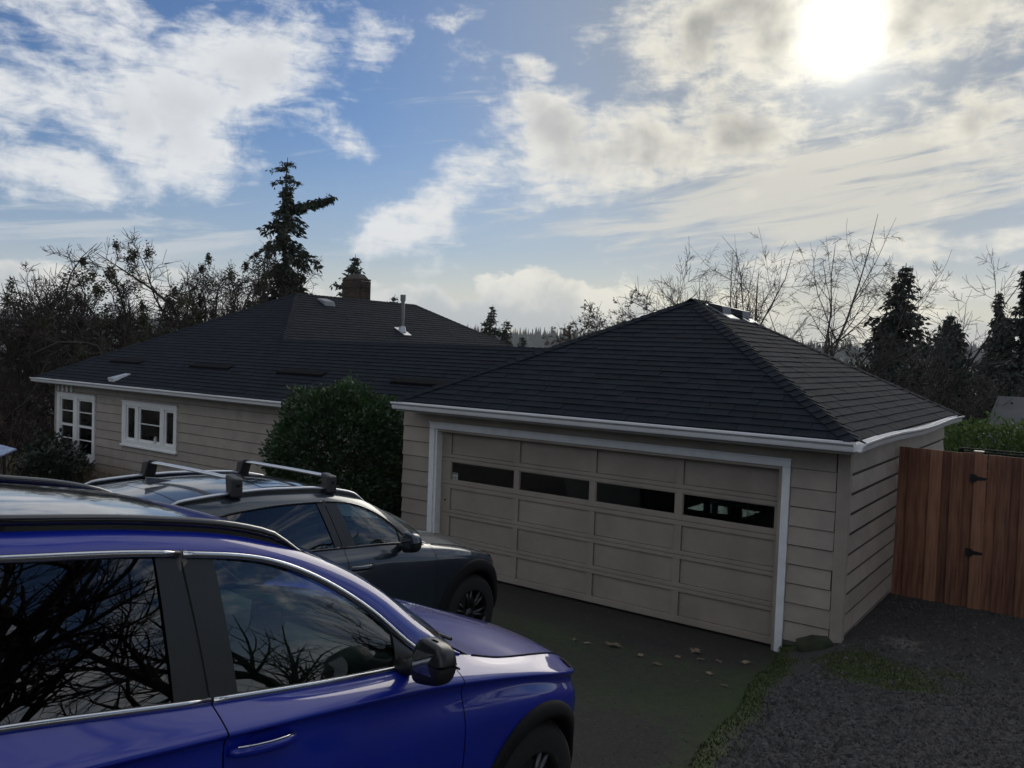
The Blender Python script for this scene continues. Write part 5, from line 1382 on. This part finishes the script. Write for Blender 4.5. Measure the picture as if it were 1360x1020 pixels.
    for i in range(9):
        t = i/8; q = lerp(rg_top.y+.03, S['tail_s'], t); zz = lerp(rg_top.z-.04, S['tail_z'], t); xx = lerp(rg_top.x-.02, S['tail_t'], t)
        rows.append([(xx*k/8, q-.08*(1-(k/8)**2), zz) for k in range(-8, 9)])
    MB().grid(rows).build('rear_window', M_priv, root, smooth=True)
    # cant rail / A pillar panel between window line and roof edge
    wb = lambda a: W(a) if a < S['W'][-1][0] else c.belt(a)
    c.ruled('cant_rail', P, wb, Rf, S['W'][0][0], S['R'][-1][0]-.005, 90, 10, bulge=.012)
    # D pillar
    dfa = lambda a: c.belt(a)
    dl = S['dlo']      # rear, rear of rear-door glass, rear glass front edge bottom/top, front glass rear edge bottom/top, front end
    c.ruled('rear_pillar', P, dfa, lambda a: W(min(max(a, S['W'][0][0]), dl['rear_t'])) , tail+.35, dl['rear_b'], 14, 8, bulge=.01, a0b=S['W'][0][0], a1b=dl['rear_t'])
    if S.get('tailjoin'):
        pass
    c.ruled('rear_corner', P, lambda a: c.belt(a), lambda a: Rf(Rend), tail+.02, tail+.35, 6, 6, bulge=.01)
    def glass(nm, m, b0, b1, t0, t1, par=None):
        o = c.ruled(nm, m, lambda a: c.belt(a)+Vector((-.012, 0, .006)), lambda a: W(a)+Vector((-.008, 0, -.004)), b0, b1, 24, 10, bulge=.006, a0b=t0, a1b=t1); return o
    glass('quarter_window', M_priv, dl['rear_b'], dl['q_b'], dl['rear_t'], dl['q_t'])
    def pil(nm, b0, b1, t0, t1):
        return c.ruled(nm, M_pillar, lambda a: c.belt(a)+Vector((-.004, 0, .004)), lambda a: W(a)+Vector((-.002, 0, -.003)), b0, b1, 3, 8, bulge=.008, a0b=t0, a1b=t1)
    pil('pillar_trim', dl['q_b'], dl['rg0_b'], dl['q_t'], dl['rg0_t'])
    glass('rear_side_window', M_priv, dl['rg0_b'], dl['rg1_b'], dl['rg0_t'], dl['rg1_t'])
    pil('pillar_trim', dl['rg1_b'], S['bseam']-.0005, dl['rg1_t'], S['bseam_t']-.0005)
    for sd in (1, -1):
        p0 = c.belt(S['bseam']); p1 = W(S['bseam_t']); pts = [p0.lerp(p1, t_/8)+Vector((1, 0, .35)).normalized()*.008*4*(t_/8)*(1-t_/8) for t_ in range(9)]
        MB().tube([(p.x*sd-.003*sd, p.y, p.z) for p in pts], .0035, 6).build('door_gap', M_under, root)
    pil('pillar_trim', S['bseam']+.0005, dl['fg0_b'], S['bseam_t']+.0005, dl['fg0_t'])
    glass('front_side_window', M_cglass, dl['fg0_b'], dl['front'], dl['fg0_t'], dl['front'])
    if dl['front'] < S['W'][-1][0]-.02: pil('mirror_sail', dl['front'], S['W'][-1][0]-.003, dl['front'], S['W'][-1][0]-.003)
    # inner pillars (dark)
    for sd in (1, -1):
        p0 = c.belt(S['bseam']); p1 = W(S['bseam_t'])
        MB().tube([(p0.x*sd*.94, p0.y, p0.z-.1), (p1.x*sd*.93, p1.y, p1.z)], .05, 8).build('inner_pillar', M_dash, root, smooth=True)
    for sd_ in (0,):
        c.ruled('pillar_backing', M_under, lambda a: c.belt(a)+Vector((-.03, 0, -.03)), lambda a: W(a)+Vector((-.03, 0, .0)), dl['rg1_b']-.03, dl['fg0_b']+.0, 4, 4, a0b=dl['rg1_t']-.03, a1b=dl['fg0_t']+.0)
        c.ruled('cant_lining', M_dash, lambda a: wb(a)+Vector((-.02, 0, -.01)), lambda a: Rf(a)+Vector((-.03, 0, -.03)), S['W'][0][0], S['R'][-1][0]-.06, 40, 3)
        c.across('headliner', M_dash, lambda a: Rf(a), WS1-.03, hatch, 30, 12, rcr, rff, flat=2.2, lift=-.045)
    # window trims
    for sd in (1, -1):
        for (q0, q1) in ((S['W'][0][0]+.02, S['bseam_t']-.006), (S['bseam_t']+.006, S['W'][-1][0]-.01)):
            n = 26; pts = [W(lerp(q0, q1, i/n)) for i in range(n+1)]; pts = [(p.x*sd+.006*sd, p.y, p.z+.002) for p in pts]
            MB().tube(pts, S['trimr'], 8, flat=.55).build('window_trim', S['trimmat'], root, smooth=True)
        for (q0, q1) in ((dl['rear_b'], S['bseam']-.006), (S['bseam']+.006, S['W'][-1][0]-.0)):
            n = 20; pts = [c.belt(lerp(q0, q1, i/n)) for i in range(n+1)]; pts = [(p.x*sd+.004*sd, p.y, p.z+.006) for p in pts]
            MB().tube(pts, S['beltr'], 8, flat=.6).build('belt_trim', S['beltmat'], root, smooth=True)
        # roof rail
        r0_, r1_ = S['rail']; n = 40; pts = []
        for i in range(n+1):
            a = lerp(r0_, r1_, i/n); p = Rf(a); e_ = min(1, min(i, n-i)/3.5); pts.append((p.x*sd-.008*sd, p.y, p.z+lerp(-.006, S['railh'], smooth01(e_))))
        MB().tube(pts, [S['railr']*(.45+.55*smooth01(min(i, n-i)/4)) for i in range(n+1)], 10, flat=.9).build('roof_rail', S['railmat'], root, smooth=True)
        if S.get('railweb'):
            rows = [[(p[0], p[1], p[2]) for p in pts], [(p[0]+.004*sd, p[1], Rf(p[1]).z-.01) for p in pts]]
            MB().grid(rows).build('roof_rail_base', M_gloss, root)
    # cowl panel
    c.across('cowl_panel', M_black, lambda a: c.pt(S['cowl'], nv, -.02)+Vector((0, (a), -.035)), -.30, .03, 6, 10, lambda a: hc*.7, lambda a: .12 if a < 0 else .0)
    for x0 in (-.45, .15):
        b = MB(); q = c.pt(S['cowl'], nv); b.tube([(x0, q.y+.10, q.z+.0), (x0+.25, q.y+.05, q.z+.045), (x0+.55, q.y-.02, q.z+.05)], .008, 6); b.build('wiper', M_black, root)
    # door mirrors
    mx, my, mz = S['mirror']
    for sd in (1, -1):
        t = empty('wing_mirror', (mx*sd, my, mz)); t.parent = root
        def shell(nm, m, z0, z1, k=1.0):
            rows = []
            for i in range(13):
                ph = lerp(z0, z1, i/12); row = []
                for j in range(24):
                    a = 2*pi*j/24; cx = cos(a); cy = sin(a); e = .5
                    X = math.copysign(abs(cx)**e, cx)*cos(ph)**.38*.095*(1-.10*sin(ph)); Y = math.copysign(abs(cy)**e, cy)*cos(ph)**.45*.080; Z = sin(ph)*.083
                    if Y < 0: Y *= .55
                    Y += .02*(-X/.12); Z += .022*(X/.12)*(1 if sin(ph) < 0 else -.5)
                    row.append((X*k*sd, Y*k, Z*k))
                rows.append(row)
            o = MB().grid(rows, close=True).build(nm, m, t, smooth=True); return o
        shell('mirror_cap', S['mirrormat'], -.05, pi/2-.02); shell('mirror_base', M_black, -pi/2+.02, -.05, .985)
        MB().tube([(-.10*sd, .03, -.035), (-.17*sd, .05, -.07), (-.235*sd, .07, -.085)], [.035, .03, .045], 8).build('mirror_arm', M_black, t, smooth=True)
        b = MB(); rows = [[(lerp(-.060, .055, j/6)*(1-.25*(abs(i-2)/2)**2)*sd, -.0470, lerp(-.036, .046, i/4)) for j in range(7)] for i in range(5)]; b.grid(rows); b.build('mirror_glass', M_mirrorglass, t)
        MB().tube([(-.10*sd, .045, -.012), (.0*sd, .088, -.010), (.10*sd, .045, -.004)], .005, 6).build('mirror_line', M_chrome if S.get('mirrorline') else M_black, t)
    # door handles
    for (q, dr, drl) in ((S['handle_f'], fd, fdl), (S['handle_r'], rd, rdl)):
        for sd, pr in ((1, dr), (-1, drl)):
            hz_ = S['handle_z']; rws, _ = c.rows(q); zz = [w_[2] for w_ in rws]; tt = [w_[0] for w_ in rws]
            def sf(a, z_): rw, _ = c.rows(a); return hermite([w_[2] for w_ in rw], [w_[0] for w_ in rw], z_)
            b = MB(); rows = []
            for i in range(9):
                for_ = R_(180*i/8)
            # shallow cup
            cup = MB(); rws2 = []
            for i in range(7):
                rr = i/6; rws2.append([((sf(q+.085*rr*cos(a), hz_-.01+.055*rr*sin(a))+.002-.0*(1-rr*rr))*sd, q+.085*rr*cos(a), hz_-.01+.055*rr*sin(a)) for a in [2*pi*j/24 for j in range(24)]])
            cup.grid(rws2, close=True); cup.build('handle_cup', S['cupmat'], pr, smooth=True)
            pts = [(sd*(sf(q+d_, hz_)+o_), q+d_, hz_+.004*d_) for d_, o_ in ((-.135, .008), (-.12, .022), (-.06, .036), (0, .040), (.06, .036), (.11, .022), (.125, .006))]
            b.tube(pts, [.013, .017, .019, .019, .019, .017, .012], 8, flat=.75); b.build('door_handle', P, pr, smooth=True)
            pts = [(p_[0]+.006*sd, p_[1], p_[2]+.019) for p_ in pts[1:-1]]
            MB().tube(pts, .0032, 6).build('handle_strip', S['stripmat'], pr, smooth=True)
    # lamps, grille
    c.patch('headlight', M_lamp, S['lamp'][0], S['lamp'][1], S['lamp'][2], S['lamp'][3], 24, 8, off=.005, arch=False)
    c.patch('headlight_housing', mat('lamp_inner', (.12, .12, .13), .25, metal=.7), S['lamp'][0]+.02, S['lamp'][1]-.02, S['lamp'][2]+.1, S['lamp'][3]-.1, 20, 4, off=.002, arch=False)
    c.patch('grille', M_black, S['lamp'][1]+.06, nose, 1.6, nv-.8, 20, 8, off=.006, arch=False)
    c.patch('tail_light', mat('red_lens', (.25, .01, .01), .15, coat=1), tail+.12, tail+.50, nv-1.9, nv-.9, 14, 6, off=.006, arch=False)
    # interior
    fl = S['seatz']
    MB().box(-.72, -3.0, fl-.30, .72, -.5, fl-.26).build('cabin_floor', M_under, root)
    for sx in (-.37, .37): seat(root, sx, S['seat_f'], fl)
    for sx in (-.37, .37): seat(root, sx, S['seat_r'], fl)
    dz = c.belt(S['cowl']).z
    d = MB(); rows = []
    for (yy, zz) in ((-.05, dz-.06), (-.28, dz-.02), (-.46, dz-.01), (-.54, dz-.06), (-.56, dz-.30), (-.45, dz-.45)):
        rows.append([(x_, yy+S['cowl']+.05+(-.05*(1-(x_/.72)**2)), zz+(.035 if x_ < -.15 and -.5 < yy < -.2 else 0)) for x_ in [lerp(-.74, .74, k/20) for k in range(21)]])
    d.grid(rows); d.build('dashboard', M_dash, root, smooth=True)
    MB().box(-.12, S['cowl']-.50, dz-.02, .12, S['cowl']-.48, dz+.11).build('display_screen', M_gloss, root, bevel=.01)
    st = MB(); cpos = Vector((-.37, S['cowl']-.72, dz-.10)); rows = []
    for i in range(33):
        a = 2*pi*i/32; rad = .185; row = []
        for j in range(8):
            bb = 2*pi*j/8; rr = rad+.015*cos(bb); p = Vector((rr*cos(a), .015*sin(bb), rr*sin(a))); p.rotate(Matrix.Rotation(R_(-24), 3, 'X')); row.append(tuple(cpos+p))
        rows.append(row)
    st.grid(rows, close=True)
    for a in (0, pi, -pi/2):
        p = Vector((.18*cos(a), 0, .18*sin(a))); p.rotate(Matrix.Rotation(R_(-24), 3, 'X')); st.frustum(cpos, cpos+p, .03, .016, 6)
    st.build('steering_wheel', M_black, root, smooth=True)
    MB().box(-.13, WS1-.02, Rf(WS1).z-.07, .13, WS1+.0, Rf(WS1).z+.0).build('rear_view_mirror', M_black, root, bevel=.01)
    return root, c

BLUE = dict(paint=M_blue, plan=[(-4.55, -3.80, 0), (-4.0, -3.74, .55), (-3.70, -3.62, .80), (-3.45, -3.45, .885), (-3.0, -3.0, .925), (-1.5, -1.5, .932), (.0, 0, .932), (.30, .30, .918), (.55, .53, .862), (.78, .70, .71), (1.02, .81, .47), (1.30, .87, .20), (1.52, .885, 0)],
    rows=[
     [(-4.5, .30, .06), (-3, .27, .06), (0, .26, .06), (1.5, .28, .05)],
     [(-4.5, .40, .02), (-3, .37, .015), (0, .36, .015), (1.5, .38, .02)],
     [(-4.5, .62, .0), (-3, .58, .0), (0, .56, .0), (1.5, .55, .0)],
     [(-4.5, .84, .02), (-3, .84, .006), (-1, .82, .006), (0, .835, .002), (.4, .79, .0), (.75, .72, .0), (1.5, .70, .0)],
     [(-4.5, 1.01, .03), (-3, 1.01, .034), (-1, .992, .042), (0, .942, .046), (.45, .876, .044), (.75, .83, .02), (1.5, .80, .01)],
     [(-4.5, 1.06, .04), (-3, 1.055, .022), (-2.3, 1.05, .020), (-1.65, 1.042, .022), (-.5, 1.015, .022), (-.1, .982, .020), (.4, .918, .022), (.75, .87, .02), (1.5, .86, .02)],
     [(-4.5, 1.10, .08), (-3, 1.10, .060), (-1.65, 1.075, .060), (-.5, 1.055, .062), (.0, 1.012, .070), (.4, .955, .070), (.75, .910, .05), (1.5, .885, .04)],
     [(-4.5, 1.18, .14), (-3.3, 1.178, .135), (-2.29, 1.158, .132), (-1.65, 1.115, .132), (-.74, 1.090, .134), (-.45, 1.096, .140), (-.13, 1.050, .130), (.36, 1.003, .125), (.60, .960, .115), (.9, .925, .10), (1.5, .90, .09)]],
    W=[(-3.42, .70, 1.36), (-3.2, .675, 1.47), (-2.9, .662, 1.535), (-2.288, .656, 1.573), (-1.74, .655, 1.564), (-1.34, .662, 1.515), (-1.10, .685, 1.425), (-.888, .725, 1.305), (-.72, .770, 1.180), (-.60, .795, 1.105)],
    R=[(-3.62, .62, 1.49), (-3.3, .60, 1.555), (-2.9, .585, 1.602), (-2.27, .575, 1.634), (-1.8, .576, 1.630), (-1.43, .585, 1.598), (-1.167, .612, 1.533), (-.824, .668, 1.385), (-.586, .722, 1.225), (-.387, .772, 1.100)],
    bseam=-1.652, bseam_t=-1.74, fseam=-.495, rseam=-2.63, bumper=.50, cowl=-.33, hoodcrown=.055, ws=(-.40, -1.20), wsfwd=.30, rend=-3.60, hatch=-3.22, tail_s=-3.72, tail_z=1.12, tail_t=.70,
    wheels=(.14, -2.56), wz=.365, wr=.365, ra=.405, cladw=.062, track=.80, spokes=5, rim=.235, rimmat=mat('grey_rim', (.10, .10, .105), .4, metal=.9), noseslim=.9,
    dlo=dict(rear_b=-3.36, rear_t=-3.30, q_b=-2.95, q_t=-2.92, rg0_b=-2.72, rg0_t=-2.76, rg1_b=-1.78, rg1_t=-1.83, fg0_b=-1.545, fg0_t=-1.615, front=-.80),
    trimr=.012, trimmat=M_chrome, beltr=.012, beltmat=M_chrome, rail=(-3.35, -1.16), railh=.032, railr=.017, railmat=M_gloss, railweb=True, glosspillar=True,
    mirror=(1.01, -.835, 1.175), mirrormat=mat('mirror_black', (.008, .008, .009), .3), mirrorline=True, handle_f=-1.50, handle_r=-2.46, handle_z=.985, cupmat=M_blue, stripmat=M_chrome, lamp=(.47, 1.0, 5.6, 6.7), sunroof=(-1.55, -2.35, .78),
    seatz=.60, seat_f=-1.62, seat_r=-2.45)
build_car(BLUE, 'parked_car', 'bright blue metallic suv with black roof rail and chrome window trim, nearest the camera', (-3.06, 3.13, .885, -.02, -.131, 0))

SLATE = dict(BLUE); SLATE.update(paint=M_navy,
    plan=[(-4.30, -3.52, 0), (-3.8, -3.48, .50), (-3.50, -3.36, .78), (-3.25, -3.20, .88), (-2.9, -2.9, .93), (-1.5, -1.5, .935), (.0, 0, .945), (.28, .28, .935), (.52, .50, .885), (.74, .66, .74), (.98, .78, .50), (1.25, .84, .22), (1.48, .855, 0)],
    rows=[
     [(-4.3, .32, .06), (-3, .29, .06), (0, .28, .06), (1.5, .30, .05)],
     [(-4.3, .42, .02), (-3, .39, .015), (0, .38, .015), (1.5, .38, .02)],
     [(-4.3, .62, .0), (-3, .58, .0), (0, .58, .0), (1.5, .56, .0)],
     [(-4.3, .82, .02), (-3, .80, .0), (-1, .78, .006), (0, .78, .0), (.6, .70, .0), (1.5, .68, .0)],
     [(-4.3, .94, .03), (-3, .93, .012), (-1, .92, .020), (0, .90, .010), (.6, .80, .01), (1.5, .76, .01)],
     [(-4.3, 1.00, .05), (-3, 1.00, .035), (-1.5, 1.0, .040), (-.5, .99, .042), (0, .955, .04), (.5, .865, .035), (1.5, .82, .02)],
     [(-4.3, 1.05, .09), (-3, 1.05, .075), (-1.5, 1.045, .075), (-.5, 1.035, .075), (0, .985, .075), (.5, .89, .06), (1.5, .84, .04)],
     [(-4.3, 1.12, .14), (-3, 1.115, .115), (-2.3, 1.105, .110), (-1.45, 1.095, .110), (-.80, 1.085, .112), (-.35, 1.045, .14), (0, 1.000, .15), (.45, .905, .13), (.8, .875, .10), (1.5, .86, .09)]],
    W=[(-2.92, .745, 1.19), (-2.76, .715, 1.300), (-2.50, .700, 1.385), (-2.2, .694, 1.425), (-1.556, .692, 1.452), (-1.15, .712, 1.395), (-.95, .735, 1.310), (-.80, .765, 1.215), (-.66, .80, 1.105)],
    R=[(-3.08, .60, 1.405), (-2.8, .592, 1.445), (-2.4, .582, 1.492), (-1.9, .575, 1.518), (-1.4, .580, 1.505), (-1.10, .600, 1.452), (-.80, .640, 1.325), (-.60, .69, 1.200), (-.42, .745, 1.075)],
    bseam=-1.424, bseam_t=-1.556, fseam=-.42, rseam=-2.36, bumper=.48, cowl=-.38, hoodcrown=.075, ws=(-.44, -1.02), wsfwd=.42, rend=-3.06, hatch=-2.72, tail_s=-3.40, tail_z=1.05, tail_t=.74,
    wheels=(.16, -2.65), wz=.375, wr=.365, ra=.415, cladw=.095, track=.81, spokes=7, rim=.24, rimmat=mat('dark_rim', (.06, .062, .065), .35, metal=.9), noseslim=.7,
    dlo=dict(rear_b=-2.86, rear_t=-2.78, q_b=-2.58, q_t=-2.52, rg0_b=-2.42, rg0_t=-2.44, rg1_b=-1.50, rg1_t=-1.63, fg0_b=-1.29, fg0_t=-1.43, front=-.78),
    trimr=.007, trimmat=M_gloss, beltr=.009, beltmat=M_gloss, rail=(-2.90, -1.00), railh=.030, railr=.014, railmat=M_silver, railweb=True, glosspillar=True,
    mirror=(1.02, -.86, 1.13), mirrormat=M_navy, mirrorline=False, handle_f=-1.30, handle_r=-2.15, handle_z=.95, cupmat=M_navy, stripmat=M_silver, lamp=(.45, .95, 5.2, 6.5), sunroof=(-1.30, -1.95, .72), seat_f=-1.45, seat_r=-2.2, seatz=.56)
dark_car, dc = build_car(SLATE, 'parked_car', 'dark slate suv with silver roof rails and two crossbars, by the garage', (-5.70, 6.0, .53, -.02, -.085, 0))
# bright trim at the rear end of its window line
for sd in (1, -1):
    MB().tube([(sd*.70, -2.70, 1.335), (sd*.735, -2.86, 1.22), (sd*.79, -2.93, 1.13)], [.006, .014, .02], 6, flat=.6).build('quarter_trim', M_silver, dark_car, smooth=True)
MB().hexa([(-.025, -2.66, 1.53), (.025, -2.66, 1.53), (.02, -2.46, 1.555), (-.02, -2.46, 1.555), (-.006, -2.67, 1.585), (.006, -2.67, 1.585), (.005, -2.56, 1.575), (-.005, -2.56, 1.575)]).build('roof_aerial', M_gloss, dark_car, bevel=.006)
# roof rack: clamps on the rails, so each bar is a thing resting on the car
for i, q in enumerate((-1.41, -2.31)):
    rk = empty('roof_crossbar', (0, 0, 0), ['front silver roof crossbar with black clamp feet on the dark slate suv', 'rear silver roof crossbar with black clamp feet on the dark slate suv'][i], 'roof rack', 'roof crossbars on the slate suv')
    rk.matrix_world = dark_car.matrix_world @ Matrix.Translation((0, q, 0))
    zr = dc.crv('R', q).z
    pts = [(lerp(-.56, .56, k/12), 0, zr+.132+.005*(1-(lerp(-1, 1, k/12))**2)) for k in range(13)]
    MB().tube(pts, .014, 10, flat=2.6, up=(0, 0, 1)).build('bar', M_silver, rk, smooth=True)
    for sd in (1, -1):
        b = MB(); b.hexa([(sd*.625, -.05, zr-.005), (sd*.545, -.05, zr+.0), (sd*.545, .05, zr+.0), (sd*.625, .05, zr-.005), (sd*.612, -.045, zr+.14), (sd*.50, -.045, zr+.16), (sd*.50, .045, zr+.16), (sd*.612, .045, zr+.14)])
        if sd > 0: b.f = [f[::-1] for f in b.f]
        ft = b.build('foot', M_black, rk, bevel=.018); ft.modifiers['bevel'].segments = 3
        MB().frustum((sd*.617, 0, zr+.09), (sd*.624, 0, zr+.088), .012, .012, 10, True).build('lock', M_iron, ft)

# evergreens across the street behind the camera, mirrored in the garage panes
for i in range(11):
    x = -27+3.9*i; y = -17-3*((i*5) % 3)
    conifer('evergreen_tree', (x, y, 1.6), 8.5+1.7*((i*7) % 4), 3.4, 600+i, ['first', 'second', 'third', 'fourth', 'fifth', 'sixth', 'seventh', 'eighth', 'ninth', 'tenth', 'last'][i]+' dark evergreen of the row across the street, mirrored in the garage panes', 'evergreens across the street', dens=.9, spray=.8, droop=.3, m=M_needle2, tiers=26)

# thin winter air out to the far ridge
hz_b = MB().box(-2300, -650, -60, 2300, 3200, 140)
hm = bpy.data.materials.new('haze'); hm.use_nodes = True; hn_ = hm.node_tree.nodes; hl_ = hm.node_tree.links
for n in list(hn_): hn_.remove(n)
pv = hn_.new('ShaderNodeVolumePrincipled'); pv.inputs['Density'].default_value = 0.00014; pv.inputs['Color'].default_value = (.86, .90, .95, 1); pv.inputs['Anisotropy'].default_value = .3
ho = hn_.new('ShaderNodeOutputMaterial'); hl_.new(pv.outputs[0], ho.inputs['Volume'])
hz_o = hz_b.build('haze', hm); hz_o['kind'] = 'stuff'; hz_o['label'] = 'pale winter haze between the trees and the far ridge'; hz_o['category'] = 'haze'
